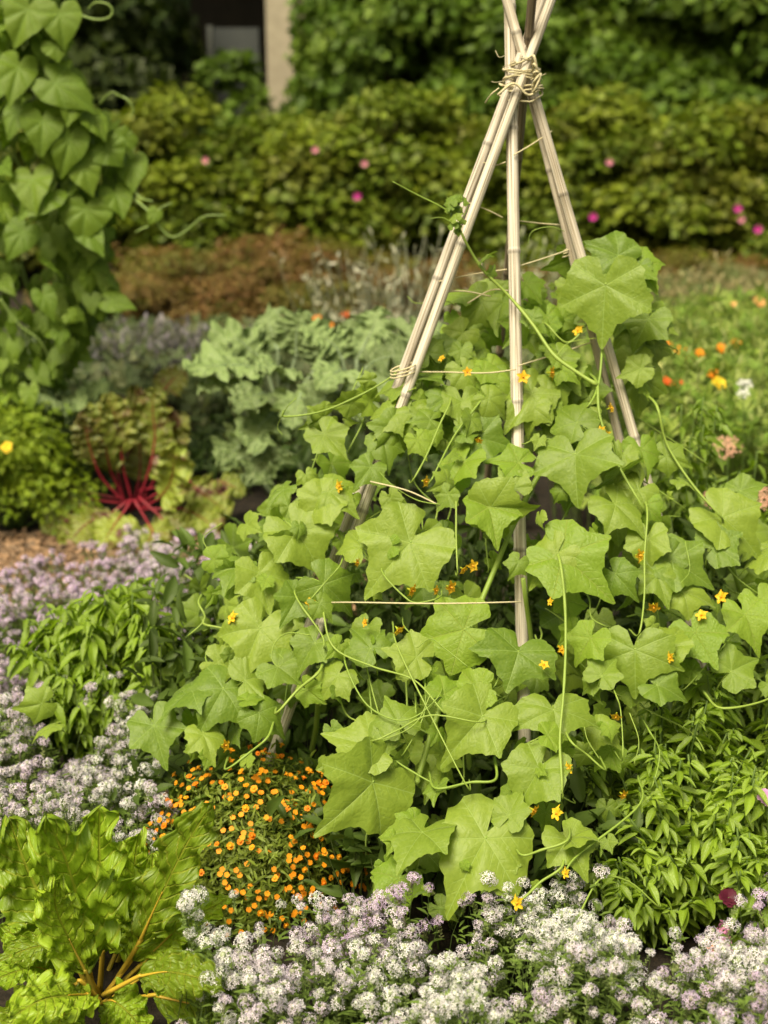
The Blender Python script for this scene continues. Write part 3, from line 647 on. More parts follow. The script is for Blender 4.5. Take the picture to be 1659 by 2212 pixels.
rosette('chard_plant', 'yellow stemmed chard with crinkled bright green leaves at the lower left corner', 'chard', yc, yl, M['chard'], M['chard_stalk'], .0062, rib=.36, ruffle=.42, fr=6, pucker=.17, nl=64, nw=10, wk=1.12, spreadY=.26)
rc = at(290, 1090, 4.8); rc.z = 0
rl = [
 ([(285,1105),(300,1040)], [(303,1000),(300,920),(290,830)], 36, 4.85, 4.95, Z_),
 ([(280,1105),(240,1020)], [(225,960),(200,910),(172,890)], 36, 4.8, 4.75, (.2,-.8,.5)),
 ([(275,1105),(250,1000)], [(240,940),(215,890),(160,870)], 34, 4.9, 5.0, Z_),
 ([(295,1100),(345,1020)], [(360,980),(375,930),(395,890)], 36, 4.85, 4.9, (-.2,-.8,.5)),
 ([(300,1100),(340,1080)], [(365,1050),(375,1010),(375,960)], 38, 4.7, 4.6, Z_),
 ([(300,1090),(370,1050),(410,1040)], [(430,1060),(470,1090),(500,1110)], 34, 4.8, 4.7, (0,-.6,.8)),
 ([(300,1075),(340,1110)], [(365,1140),(380,1155),(395,1175)], 34, 4.65, 4.5, (0,-.6,.8)),
 ([(285,1080),(265,1110)], [(250,1130),(235,1155),(215,1190)], 36, 4.65, 4.45, (0,-.6,.8)),
 ([(275,1090),(200,1080)], [(165,1100),(130,1120),(90,1150)], 34, 4.75, 4.6, (0,-.6,.8)),
 ([(270,1080),(190,1065)], [(165,1062),(130,1080),(110,1120)], 28, 4.8, 4.8, (0,-.6,.8)),
 ([(300,1060),(400,1045),(470,1040)], [(490,1045),(510,1055),(530,1070)], 24, 4.85, 4.8, (0,-.6,.8)),
 ([(295,1080),(315,960),(350,850)], [(365,830),(380,815),(400,800)], 26, 4.95, 5.1, Z_),
 ([(280,1080),(240,1110)], [(190,1130),(160,1160),(140,1190)], 34, 4.65, 4.5, (0,-.6,.8)),
 ([(290,1080),(320,1130)], [(330,1150),(320,1170),(310,1195)], 34, 4.6, 4.45, (0,-.6,.8)),
 ([(290,1100),(270,1000)], [(268,960),(262,900),(250,850)], 34, 5.0, 5.1, Z_),
 ([(290,1100),(268,1020),(262,980)], [(255,940),(245,890),(225,850)], 30, 4.8, 4.8, Z_),
 ([(292,1100),(318,1030),(330,985)], [(335,940),(330,880),(338,835)], 32, 4.8, 4.85, Z_),
 ([(285,1100),(225,1040),(205,1000)], [(195,970),(185,930),(178,900)], 26, 4.75, 4.7, Z_),
 ([(300,1100),(390,1100)], [(420,1110),(450,1130),(470,1160)], 30, 4.75, 4.6, (0,-.6,.8)),
]
rosette('red_chard_plant', 'red stemmed chard with blotched green and maroon leaves beside the mulch path', 'chard', rc, rl, M['beet'], M['beet_stalk'], .0068, ruffle=.30, fr=6, pucker=.16, nl=44, wk=1.3)
K1 = {'ruffle':.30,'fr':7,'lobes':.95,'pucker':.15,'nl':48}
kA = at(590, 900, 4.5); kA.z = 0
kl = [
 ([(600,900),(560,800)], [(520,790),(460,790),(400,800)], 56, 4.5, 4.2, (-.1,-.5,.85)),
 ([(600,880),(570,780)], [(545,760),(500,730),(440,760)], 52, 4.6, 4.6, (0,-.6,.8)),
 ([(600,870),(600,760)], [(590,730),(580,700),(555,690)], 46, 4.7, 4.8, Z_),
 ([(610,870),(640,770)], [(640,730),(645,700),(660,670)], 44, 4.6, 4.6, Z_),
 ([(600,900),(590,860)], [(570,850),(540,860),(500,880)], 52, 4.4, 4.1, (0,-.6,.8)),
 ([(600,900),(600,880)], [(580,900),(555,930),(545,980)], 48, 4.4, 4.1, (.1,-.8,.5)),
 ([(600,910),(560,930)], [(530,950),(500,980),(470,1010)], 44, 4.4, 4.2, (.1,-.8,.5)),
 ([(610,910),(590,940)], [(580,960),(560,1000),(530,1050)], 50, 4.3, 4.1, (.1,-.8,.5)),
 ([(620,880),(680,800)], [(690,780),(700,740),(700,710)], 40, 4.5, 4.5, Z_),
 ([(620,900),(640,860)], [(650,850),(640,880),(630,930)], 44, 4.2, 3.95, (0,-.7,.6)),
 ([(600,890),(560,850)], [(520,830),(470,830),(430,850)], 36, 4.45, 4.2, (0,-.4,.9)),
 ([(600,890),(620,820)], [(610,800),(590,790),(560,800)], 44, 4.35, 4.1, (0,-.6,.8)),
]
rosette('kale_plant', 'largest grey green kale, its frilled leaves hanging over the red chard', 'kale', kA, kl, M['kale'], M['kale_stalk'], .008, **K1)
kB = at(770, 900, 4.3); kB.z = 0
kl2 = [
 ([(770,900),(770,780)], [(790,740),(810,700),(820,660)], 44, 4.4, 4.5, Z_),
 ([(770,900),(740,780)], [(725,750),(700,730),(650,700)], 44, 4.4, 4.4, (0,-.6,.8)),
 ([(770,900),(790,800)], [(810,780),(850,770),(900,770)], 46, 4.2, 4.1, (0,-.6,.8)),
 ([(770,900),(760,820)], [(740,800),(720,810),(690,840)], 46, 4.2, 3.9, (0,-.6,.8)),
 ([(770,900),(790,850)], [(800,840),(790,860),(770,910)], 46, 4.1, 3.9, (0,-.8,.5)),
 ([(770,900),(780,770)], [(770,730),(760,710),(750,690)], 40, 4.5, 4.6, Z_),
 ([(780,900),(850,780)], [(880,740),(900,720),(960,700)], 44, 4.3, 4.3, (0,-.6,.8)),
 ([(770,900),(730,850)], [(710,850),(690,880),(680,940)], 44, 4.1, 3.9, (0,-.8,.5)),
]
rosette('kale_plant', 'second kale, paler, standing behind the left tripod pole', 'kale', kB, kl2, M['kale'], M['kale_stalk'], .008, **K1)
kC = at(130, 960, 5.0); kC.z = 0
rosette('kale_plant', 'small shaded grey green kale between the bean column and red chard', 'kale', kC, [
 ([(110,960),(120,890)], [(125,870),(105,860),(75,880)], 34, 4.9, 4.75, (0,-.6,.8)), ([(110,960),(140,890)], [(150,870),(170,870),(185,890)], 30, 4.9, 4.8, (0,-.6,.8)),
 ([(110,960),(90,900)], [(80,890),(50,890),(10,910)], 30, 4.9, 4.8, (0,-.6,.8)), ([(110,960),(100,930)], [(95,930),(80,950),(60,980)], 30, 4.8, 4.7, (0,-.6,.8)),
 ([(130,960),(180,870)], [(190,850),(215,840),(235,850)], 26, 4.9, 4.9, (0,-.6,.8))], M['kale'], M['kale_stalk'], .006, **K1)
# ------------------------------------------------------------------ bamboo tripod
def pole_geo(A, B, r, tint=(1,1,1), seed=0):
    g = Geo(); rnd = random.Random(seed); A, B = Vector(A), Vector(B); Lg = (B-A).length; n = 46; nodes_ = [rnd.uniform(.05,.2)]
    while nodes_[-1] < Lg: nodes_.append(nodes_[-1]+rnd.uniform(.24,.34))
    bow = Vector((rnd.uniform(-1,1), rnd.uniform(-1,1), 0))*.006
    pts = [A.lerp(B, i/n)+bow*math.sin(math.pi*i/n) for i in range(n+1)]
    # extra rings at the nodes
    ts = sorted([i/n for i in range(n+1)] + [min(1,max(0,(q+d)/Lg)) for q in nodes_ if q < Lg for d in (-.006,-.002,.002,.006)])
    ps = [A.lerp(B, t)+bow*math.sin(math.pi*t) for t in ts]
    def rad(t): return r*(1.06-.16*t)*(1+.16*max([0]+[1-abs(t*Lg-q)/.006 for q in nodes_ if abs(t*Lg-q) < .006]))
    sides = 12; up = Vector((.3,.9,.1)); T = (B-A).normalized(); X = up.cross(T).normalized(); Y = T.cross(X); vs=[]; uv=[]; cl=[]
    for t, p in zip(ts, ps):
        dk = .55 if any(abs(t*Lg-q) < .0045 for q in nodes_) else 1
        for k in range(sides):
            a = 2*math.pi*k/sides; vs.append(tuple(p+(X*math.cos(a)+Y*math.sin(a))*rad(t))); uv.append((k/sides+seed, t*Lg, 0)); cl.append(tuple(c*dk for c in tint))
    m = len(ts); q = [(i*sides+k, i*sides+(k+1)%sides, (i+1)*sides+(k+1)%sides, (i+1)*sides+k) for i in range(m-1) for k in range(sides)]
    vs += [tuple(ps[0]), tuple(ps[-1])]; uv += [(0,0,0)]*2; cl += [(.4,.3,.2)]*2; e = m*sides
    tt = [(e, (k+1)%sides, k) for k in range(sides)] + [(e+1, (m-1)*sides+k, (m-1)*sides+(k+1)%sides) for k in range(sides)]
    g.add(vs, q, tt, np.array(cl), uv); return g
def px_line(x0,y0,Y0,x1,y1,Y1,ext0=0,ext1=0):
    a, b_ = at(x0,y0,Y0), at(x1,y1,Y1); d = b_-a; return a-d*ext0, b_+d*ext1
LY = 3.0
tri = thing('bamboo_tripod', (at(1120,165,LY).x, LY, 0), 'tall tripod of pale bamboo canes lashed with twine, carrying the cucumber vines', 'plant support')
def cane(x0,y0,x1,y1,Yf,Yt,r,tint,seed,top=-120):
    """from the lashing point (x0,y0) down to a seen point (x1,y1); runs on to the ground and up past the frame"""
    a = at(x0,y0,Yt); b_ = at(x1,y1,Yf); d = b_-a; k = (0-a.z)/d.z; foot = a+d*k
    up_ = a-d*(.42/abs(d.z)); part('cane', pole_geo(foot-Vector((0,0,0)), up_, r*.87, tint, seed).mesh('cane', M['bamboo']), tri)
    return a, foot
cane(1108,175,  880,790, 2.86, 2.985, .0125, (.92,.9,.85), 1)        # left outer
cane(1124,178,  900,785, 2.83, 2.96, .0125, (1.1,1.08,1.0), 2)        # left inner
cane(1106,200, 1127,1240, 2.72, 2.985, .0150, (1.15,1.12,1.06), 3)    # centre
cane(1116,176, 889,790, 2.865, 2.99, .007, (.32,.27,.2), 9)  # added dark cane, paints the shaded gap between the left pair
cane(1151,185, 1374,945, 2.90, 2.985, .0120, (1.12,1.08,1.0), 4)       # right outer
cane(1140,190, 1332,945, 2.95, 3.00, .0115, (1.0,.94,.84), 5)           # right inner
cane(1130,190, 1088,640, 3.32, 3.045, .0115, (.42,.36,.28), 6)        # rear, its shade put into the dark tint
lg = Geo()
cxy = at(1127,160,LY)
for k in range(9):    # the lashing: irregular turns of twine
    py = 128+k*9.5+random.uniform(-4,4); c0 = at(1127+random.uniform(-3,3), py, LY); tl = random.uniform(-.016,.016); pts=[]
    for j in range(17):
        a = 2*math.pi*j/16; rx = .037*(1-.0*k)+(.006 if k > 5 else 0); pts.append(c0+Vector((math.cos(a)*(rx-.012*(k<2)), math.sin(a)*.044, math.cos(a+k)*tl+random.uniform(-.002,.002))))
    tube(lg, pts, .0021, 5, 40)
tube(lg, [at(1075,205,2.93), at(1110,180,2.94), at(1140,205,2.94), at(1165,195,2.95)], .0028, 5)
tube(lg, [at(1078,190,2.93), at(1060,205,2.93), at(1048,222,2.95)], .0016, 4)
for k in range(5): tube(lg, [at(1150,140+k*15,2.96), at(1153+k,120+k*18,2.93), at(1160+k*2,160,2.935), at(1150,190,2.945)], .0028, 5)
for k in range(12): # frayed ends
    x, y = random.uniform(1080,1165), random.uniform(110,200); s_ = -1 if x < 1120 else 1
    tube(lg, [at(x,y,2.94), at(x+s_*random.uniform(8,20),y+random.uniform(-12,12),2.94), at(x+s_*random.uniform(18,32),y+random.uniform(-20,20),2.95)], .0008, 3)
part('lashing', lg.mesh('lashing', M['twine']), tri)
for pts in [[(1045,351,2.93),(1070,353,2.94),(1092,350,2.93)], [(1110,335,2.93),(1150,310,2.96),(1192,283,2.98)], [(1010,437,2.92),(1055,452,2.92),(1086,470,2.93)], [(1112,476,2.93),(1160,480,2.98),(1212,486,3.0)],
     [(948,608,2.88),(1000,598,2.89),(1050,590,2.9),(1095,582,2.9)], [(1110,578,2.88),(1170,558,2.93),(1240,536,2.98)], [(860,803,2.85),(960,806,2.82),(1050,806,2.8),(1115,798,2.8)], [(1120,790,2.8),(1200,765,2.9),(1300,732,2.98)],
     [(1010,655,2.9),(1060,625,2.9),(1100,628,2.9)], [(800,1040,2.66),(880,1062,2.62),(950,1092,2.6)], [(696,1302,2.60),(760,1303,2.5),(900,1303,2.45),(1010,1305,2.45),(1125,1300,2.48)], [(945,634,2.87),(1000,630,2.88),(1060,640,2.88)],
     [(1330,1020,2.95),(1360,1000,2.96),(1375,985,2.97)]]:
    pts = [(q_[0], q_[1]+random.uniform(-3,4)*(0 < i_ < len(pts)-1), q_[2]) for i_, q_ in enumerate(pts)]; g = Geo(); tube(g, [at(*p) for p in pts], .0015, 5, 16); part('twine', g.mesh('twine', M['twine']), tri)
for (x, y, Y, tw) in [(872,800,2.83,1),(1232,540,2.99,0)]:   # twine wound round a cane
    g = Geo()
    for k in range(3):
        c0 = at(x,y+(k-1)*7,Y); w = .024 if tw else .017
        tube(g, [c0+Vector((math.cos(a*math.pi/4)*w*1.1, math.sin(a*math.pi/4)*w, math.cos(a*math.pi/4)*.008)) for a in range(9)], .0017, 4, 24)
    part('twine', g.mesh('twine', M['twine']), tri)

# ------------------------------------------------------------------ cucumber vines
HALF = [(0,1.07),(.13,.86),(.26,.69),(.40,.56),(.56,.48),(.74,.43),(.88,.37),(.82,.19),(.74,.04),(.72,-.12),(.71,-.28),(.57,-.43),(.36,-.52),(.16,-.46),(.03,-.09)]
CUC = []
for k in range(10):
    rnd = random.Random(k+3)
    CUC.append(polar_t(HALF, seed=k+1, fold=rnd.uniform(.1,.62), droop=rnd.uniform(.15,.7), wave=rnd.uniform(.04,.10), side=rnd.uniform(.1,.6), jit=.045, quilt=.012, angs=(0,66,118)).mesh('leaf', M['cuc']))
    # leaves chewed at the margin are left as they are
CUCY = []
for m_ in CUC:
    y_ = m_.copy(); y_.materials[0] = M['cuc_young']; CUCY.append(y_)
gp = [Geo() for _ in range(4)]; PETS=[]
for k, g in enumerate(gp):
    s_ = [-1,1,-.4,.5][k]
    tube(g, [(0,0,0),(0,-.10,-.06),(.05*s_,-.32,-.30),(.16*s_,-.55,-.75)], (.022,.032), 6, 10, (1,1,1)); PETS.append(g.mesh('petiole', M['cuc_stem']))
def cflower():
    g = Geo(); P = blade_t(5, 2, .34, prof=lambda t: (math.sin(math.pi*min(1,t*.85+.15)))**.9, fold=.16, curl=.25, ruffle=.14); a = np.arange(5)*2*np.pi/5
    D = np.stack([np.cos(a), np.sin(a), .45+0*a],-1); Z = np.stack([-.45*np.cos(a), -.45*np.sin(a), 1+0*a],-1)
    g.inst(P, np.zeros((5,3)), frames(Z, D), .020, (1,1,1)); tube(g, [(0,0,.0),(0,0,.009)], (.004,.002), 6, 4, (1,.8,1)); tube(g, [(0,0,-.012),(0,0,0)], (.002,.004), 6, 4, (.5,.9,1)); return g
CFLO = [cflower().mesh('flower', M['cuc_flower'])]
CY = [(500,3.00),(640,2.98),(800,2.86),(1000,2.70),(1200,2.56),(1400,2.44),(1600,2.31),(1800,2.20),(1990,2.12)]
def depth(px, py):
    ys = [a for a, _ in CY]; ds = [b_ for _, b_ in CY]; d = float(np.interp(py, ys, ds))
    return d + .00030*max(0, abs(px-1080)-150)*(1 if py > 900 else .3)
# named plants: (root px, root Y), centre in the picture, label
PL = {
 'top': (1420, 2.95, 'cucumber vine climbing the right canes of the tripod, topped by the largest drooping leaf'),
 'mid': (1130, 2.72, 'cucumber vine climbing the centre cane of the bamboo tripod'),
 'left':(620, 2.75, 'cucumber vine sprawling left from the left canes over the leafy herb and kale'),
 'front':(980, 2.35, 'low front cucumber vine hanging its biggest leaves over the orange marigolds and white alyssum'),
 'right':(1560, 2.75, 'cucumber vine spreading right of the tripod above the narrow leaved plants'),
 'low':(1000, 2.6, 'cucumber vine filling the middle between the centre cane and the lowest taut string'),
 'edge':(1620, 3.0, 'cucumber vine behind the right canes with big pale leaves at the right edge'),
 'shoot':(900, 2.9, 'lone cucumber shoot reaching up across the left canes to its fuzzy tip'),
}
PO = {}
for k, (px, Y, lab) in PL.items():
    p = at(px, 1700, Y); PO[k] = thing('cucumber_plant', (p.x, Y, 0), lab, 'cucumber vine', 'cucumber vines on the bamboo tripod')
CNT = {k: 0 for k in PL}
def which(x, y):
    if x > 1460 and y < 1290: return 'edge'
    if 640 < x < 1250 and 1230 < y <= 1560: return 'low'
    if y > 1440 and x < 1250: return 'front' if x > 640 else 'left'
    if x > 1330 and y > 930: return 'right'
    if y > 1440: return 'right' if x > 1300 else 'front'
    if x < 800 and y > 860: return 'left'
    if x > 1210 and y < 960: return 'top'
    return 'mid'
def cam_basis(v): return Vector((v.dot(CR), v.dot(CU), v.dot(CF)))
def leaf_at(bx, by, tx, ty, wpx, var=None, face=None, dY=0., mesh=None, plant=None, unit=1.5, ratio_lo=.5, seed=None, pets=True, meshes=None, cap=100):
    rnd = random.Random(seed if seed is not None else int(bx*7+by*13+tx))
    if meshes is None: meshes = CUCY if random.Random((seed or 0)*3+1).random() < (.5 if math.hypot(tx-bx, ty-by) < 52 else .16) else CUC
    Y = depth(bx, by)+dY; P = at(bx, by, Y); dc = (P-CP).dot(CF)
    sx, sy = tx-bx, -(ty-by); lp = math.hypot(sx, sy) or 1; sx /= lp; sy /= lp
    up = face[1] if face else rnd.uniform(.25,.75); tc_ = face[0] if face else rnd.uniform(.6,1.0)
    n = (CP-P).normalized()*tc_ + Vector((0,0,1))*up + Vector((rnd.uniform(-.28,.28), 0, rnd.uniform(-.1,.1)))
    if face and len(face) > 2: n += Vector((face[2],0,0))
    n.normalize()
    exp_ = unit*lp; rr = wpx/exp_
    if rr < .62:                                  # narrower than a full leaf: turn it about its midrib
        ax = (CR*sx+CU*sy).normalized(); a = math.acos(max(.3, min(1, rr*1.05)))*rnd.choice((-1,1)); n = Matrix.Rotation(a*.7, 3, ax) @ n
    nr, nu, nf = cam_basis(n)
    if abs(nf) < .3: nf = math.copysign(.3, nf if nf else -1)
    c = -(sx*nr+sy*nu)/nf; t = CR*sx+CU*sy+CF*c; ab = 1/t.length; t.normalize()
    n = (n - t*n.dot(t)).normalized()
    L = 1.03*lp*dc/F/max(ab, .6); Wd = 1.0*wpx*dc/F/unit; L = min(max(L, Wd*.62), Wd*1.25); Wd = max(Wd, L*.8)
    sc = (Wd, L, (Wd+L)/2)
    pl = plant or which(bx, by)
    if CNT[pl] >= cap: return None
    CNT[pl] += 1; me = meshes[var if var is not None else rnd.randrange(len(meshes))]
    o = part('leaf', me, PO[pl], P, rotm(n, t), sc)
    if pets: pe = subpart('petiole', PETS[rnd.randrange(4)], o)
    return o
LV = [ # bx,by, tx,ty, width
 (1308,616,1298,742,176),(1352,588,1452,520,105),(1335,552,1258,512,100),(1375,572,1424,642,90),(1238,556,1120,622,82),(1045,560,1118,488,34),(1040,652,985,716,90),(1000,640,892,690,70),
 (1085,652,1030,772,100),(1118,702,1076,782,72),(1200,755,1292,812,72),(1150,850,1066,946,120),(1180,848,1238,902,90),(870,830,742,852,80),(920,815,1052,850,64),(925,762,905,705,70),(855,928,800,1012,92),
 (930,930,884,972,58),(1003,998,934,1082,96),(1060,1096,1204,1112,120),(1055,1096,1076,1168,112),(1243,982,1236,1074,175),(1330,1090,1392,1148,110),(1378,1000,1402,1092,60),
 (886,1172,790,1272,185),(1215,1202,1335,1296,165),(1202,1200,1138,1272,108),(1208,1185,1176,1112,82),(1452,1212,1562,1268,122),(1450,1200,1400,1238,80),(1560,1118,1659,1198,140),(1470,1038,1605,1092,44),
 (1655,1200,1556,1240,84),(1002,1360,884,1384,155),(1120,1408,1096,1474,165),(1372,1404,1366,1496,168),(1440,1400,1486,1330,96),(1502,1366,1556,1468,108),(1475,1278,1560,1302,90),(1610,1328,1630,1394,100),
 (1276,1378,1238,1432,92),(1042,1548,940,1646,150),(1032,1490,960,1508,100),(1197,1534,1203,1597,160),(1166,1662,1102,1740,135),(1048,1812,948,1958,205),(912,1798,776,1898,140),(805,1690,652,1832,190),
 (803,1612,690,1584,135),(800,1606,852,1702,92),(945,1700,893,1784,56),(862,1898,778,1962,104),(1062,1868,1112,1962,100),(1228,1812,1332,1758,104),(1225,1815,1278,1906,108),
 (482,1488,440,1562,128),(530,1470,556,1460,120),(415,1488,288,1572,118),(512,1228,404,1382,88),(612,1058,452,1178,66),(640,1148,702,1232,142),(700,1080,640,1132,104),(712,1062,792,1120,96),(612,1174,528,1216,66),(500,1230,333,1246,44),
 (560,1238,592,1342,108),(642,1290,600,1374,86),(700,1262,782,1332,112),(562,1358,520,1452,146),(560,1540,622,1582,90),(664,1490,742,1556,60),(332,1568,372,1662,112),(440,1588,472,1642,80),(112,1568,0,1602,58),(90,1520,10,1540,70),
 (700,904,598,962,68),(702,938,762,1002,84),(760,870,640,905,60),(1390,700,1410,640,60),(1440,985,1500,1010,70),(1380,1060,1330,1110,90),(1545,1180,1600,1150,110),(1320,880,1380,905,70),(1240,700,1180,720,60),(1120,1000,1040,985,80),
 (1110,1055,1080,1010,80),(960,860,900,900,70),(1020,900,1080,925,80),(1580,1450,1640,1420,100),(1420,1480,1480,1500,90),(900,1420,830,1400,100),(800,1400,760,1350,90),(860,1560,830,1500,90),(780,1180,740,1120,90),(1300,1460,1330,1420,80),
 (1640,1300,1659,1360,90),(1600,1060,1659,1040,70),(1100,1760,1130,1700,80),(960,1500,1010,1470,80),(680,1390,640,1440,90),(730,1460,690,1500,90),(600,1440,650,1470,100),
 (1400,1165,1388,1232,90),(1420,1245,1440,1312,84),(1395,1090,1370,1150,70),(845,895,800,948,80),(828,955,852,1022,74),(800,1010,760,1058,70),(1330,1240,1370,1290,80),(1385,972,1402,1042,80),(1345,985,1328,1044,72),(1350,900,1330,950,50),
 (1240,620,1200,660,70),(1420,690,1440,740,60),(1000,720,960,760,70),(1060,800,1020,840,70),(1300,800,1340,840,60)]
def nearcane(x, y): return 540 < y < 960 and abs(x-(1238+(y-540)*.30)) < 58
for k, l in enumerate(LV): leaf_at(*l, seed=k*5+1, face=(1,.15) if k == 0 else None, dY=(-.10 if k == 0 else .24 if nearcane(l[0], l[1]) and l[1] > 690 else 0))
# turned-up dark leaf with a pale front lobe
leaf_at(1338,1020,1322,1092,110, face=(.2,-.3), seed=900)
# leaves deeper in the mass
BIGN = 0
SIL = [(900,720),(1000,640),(1100,600),(1190,560),(1380,520),(1400,640),(1390,820),(1420,900),(1500,1000),(1659,1080),(1700,1480),(1480,1510),(1360,1640),(1310,1880),(1150,1960),(900,1960),(800,1880),(830,1720),(640,1690),(470,1640),(330,1600),(420,1400),(430,1240),(540,1120),(630,1040),(640,900),(760,800),(870,790)]
rf = random.Random(5); cnt = 0
for layer, (num, d0, d1, sz) in enumerate([(90,-.02,.08,(22,52)),(60,.05,.16,(36,72)),(110,.20,.42,(45,85))]):
    got = 0; tries = 0
    while got < num and tries < 5000:
        tries += 1; x, y = rf.uniform(330,1700), rf.uniform(520,1960)
        if not inpoly(x, y, SIL): continue
        if y < 1000 and (rf.random() < .6 or nearcane(x, y)): continue
        s_ = rf.uniform(*sz)*(.75 if y < 1000 else 1); a = rf.gauss(-math.pi/2, .9); w_ = s_*rf.uniform(.8,1.5)
        dd = rf.uniform(d0, d1)*(.5 if y < 900 else 1)
        o = leaf_at(x, y, x+math.cos(a)*s_, y-math.sin(a)*s_, w_, dY=dd, seed=1000+got+layer*500, face=(rf.uniform(.3,1.0), rf.uniform(-.1,.6), rf.uniform(-.9,.9)), pets=(got % 2 == 0), cap=100)
        got += 1
TOPP = [(900,740),(960,660),(1080,620),(1200,560),(1300,560),(1400,560),(1420,700),(1400,900),(1300,960),(1100,960),(900,960),(860,860)]
got = 0
while got < 125:
    x, y = rf.uniform(860,1420), rf.uniform(550,960)
    if not inpoly(x, y, TOPP) or (abs(x-1110) < 26 and rf.random() < .8) or nearcane(x, y): continue
    s_ = rf.uniform(26,78)*(.7 if y < 640 else 1); a = rf.gauss(-math.pi/2, 1.0); got += 1
    leaf_at(x, y, x+math.cos(a)*s_, y-math.sin(a)*s_, s_*rf.uniform(.8,1.5), dY=rf.uniform(-.03,.16), seed=7000+got, plant='top' if x > 1210 else 'shoot' if CNT['shoot'] < 98 else 'mid')
# main stems, vines, tendrils, flowers
def vine(pts, r0, r1, plant, name='stem', dY=-.02, sides=6, mat='cuc_stem', tuck=0):
    g = Geo(); P = [at(p[0], p[1], (p[2] if len(p) > 2 else depth(p[0],p[1])+dY)) for p in pts]
    if tuck:      # both ends run back into the foliage
        P = [P[0]+(P[0]-P[1])*.15+Vector((0,tuck,-.01))] + P + [P[-1]+(P[-1]-P[-2])*.15+Vector((0,tuck,-.02))]
    nn = len(P)*6; ph = (P[0].x*91) % 6
    tube(g, P, lambda t: (r0+(r1-r0)*t)*(1+.22*max(0, math.sin(t*nn*.55+ph))**6), sides, nn); return part(name, g.mesh(name, M[mat]), PO[plant])
vine([(985,478),(1010,530),(1045,585),(1100,640),(1150,700),(1195,765),(1240,800),(1290,832)], .0026, .0042, 'shoot', dY=-.14)
vine([(1290,832),(1250,900),(1150,1050),(1060,1250),(960,1500),(900,1690)], .0055, .006, 'shoot', dY=.10)
# fuzzy growing tip: young folded leaves, buds and coiling tendrils
tip = at(988,465,2.80)
for k in range(16):
    a = random.uniform(-.6,3.6); q = tip + Vector((random.uniform(-.014,.014), random.uniform(-.015,.015), random.uniform(-.045,.03)))
    o = part('young_leaf', CUC[k % 10], PO['shoot'], q, rotm((math.cos(a)*.6, -.6, .4), (math.cos(a), -.2, math.sin(a)+.3)), random.uniform(.010,.020))
vine([(988,470),(950,445),(900,420),(848,392)], .0020, .0008, 'shoot', 'tendril', dY=-.14, sides=5)
vine([(975,480),(955,470),(930,472)], .0010, .0006, 'shoot', 'tendril', dY=-.14, sides=4)
vine([(1000,470),(1010,445),(990,420),(975,428)], .0010, .0006, 'shoot', 'tendril', dY=-.14, sides=4)
leaf_at(1045,562,1118,486,40, plant='shoot', dY=-.14, seed=71); leaf_at(1060,590,1080,560,30, plant='shoot', dY=-.14, seed=72); leaf_at(1150,690,1125,655,44, plant='shoot', dY=-.12, seed=73)
for pts, pl, r in [
 ([(1210,1215),(1216,1300),(1215,1400),(1216,1500),(1212,1600),(1215,1720)],'mid',.0040), ([(1398,1100),(1393,1200),(1391,1290),(1380,1370)],'right',.0030), ([(985,1080),(990,1160),(988,1240)],'mid',.0026),
 ([(690,1450),(645,1490),(598,1540)],'left',.0042), ([(580,1590),(535,1625),(488,1662)],'left',.0036), ([(748,1440),(790,1520),(850,1555),(905,1545),(950,1500)],'mid',.0022), ([(700,1330),(720,1400),(800,1440),(900,1470),(960,1540)],'mid',.0028),
 ([(1070,1684),(1010,1690),(942,1703)],'front',.0036), ([(1216,1868),(1170,1905),(1120,1945)],'front',.0036), ([(1232,1600),(1268,1632),(1308,1664)],'right',.0030), ([(1228,1812),(1175,1836),(1125,1846)],'front',.0034),
 ([(828,1240),(868,1285),(905,1302),(950,1290)],'mid',.0024), ([(972,870),(950,915),(920,985),(890,1040)],'mid',.0028), ([(800,1600),(860,1580),(930,1545),(1040,1560)],'front',.0026), ([(860,1400),(940,1560),(1010,1700)],'front',.0022),
 ([(640,1290),(690,1370),(700,1400)],'left',.0026), ([(735,1220),(700,1260),(665,1300)],'left',.0022), ([(1290,830),(1300,900),(1330,1000),(1390,1100)],'top',.0045), ([(1300,735),(1290,830),(1268,880)],'top',.0040), ([(1268,700),(1230,740),(1180,700)],'top',.0030),
 ([(1420,880),(1440,960),(1500,1050),(1560,1120)],'right',.004), ([(1240,1990),(1290,1900),(1360,1905),(1425,1960)],'right',.0026), ([(1330,1500),(1342,1540),(1345,1640)],'right',.0020),
 ([(620,900),(720,880),(860,800),(900,700)],'left',.003), ([(1050,850),(980,940),(930,1040)],'mid',.003), ([(1380,1740),(1240,1850),(1215,1890)],'right',.003), ([(1560,1530),(1659,1510)],'right',.0034)]:
    pts = [(p_[0]+random.uniform(-7,7)*(0<i_<len(pts)-1), p_[1]) for i_, p_ in enumerate(pts)]; vine(pts, r*.75, r*.55, pl, tuck=.10)
for pts, pl in [ ([(672,1372),(620,1368),(592,1392),(588,1425),(602,1440),(612,1425),(602,1412)],'left'), ([(1295,1640),(1270,1600),(1262,1570)],'right'), ([(985,660),(960,650),(900,655),(880,640)],'mid'), ([(1480,1170),(1490,1230),(1470,1260)],'right'),
   ([(930,1500),(900,1560),(850,1590),(800,1600)],'front'), ([(1140,530),(1150,500),(1190,490),(1220,500)],'top'), ([(1200,770),(1230,740),(1290,730)],'top'), ([(950,1090),(900,1080),(850,1050),(820,1020)],'mid'), ([(1360,1540),(1380,1600),(1370,1650)],'right'),
   ([(640,860),(620,880),(600,920),(610,940)],'left'), ([(480,1130),(440,1160),(450,1190)],'left'), ([(1010,1440),(960,1400),(930,1380),(900,1400)],'mid')]:
    vine(pts, .0012, .0007, pl, 'tendril', -.04, 4)
rv = random.Random(21)
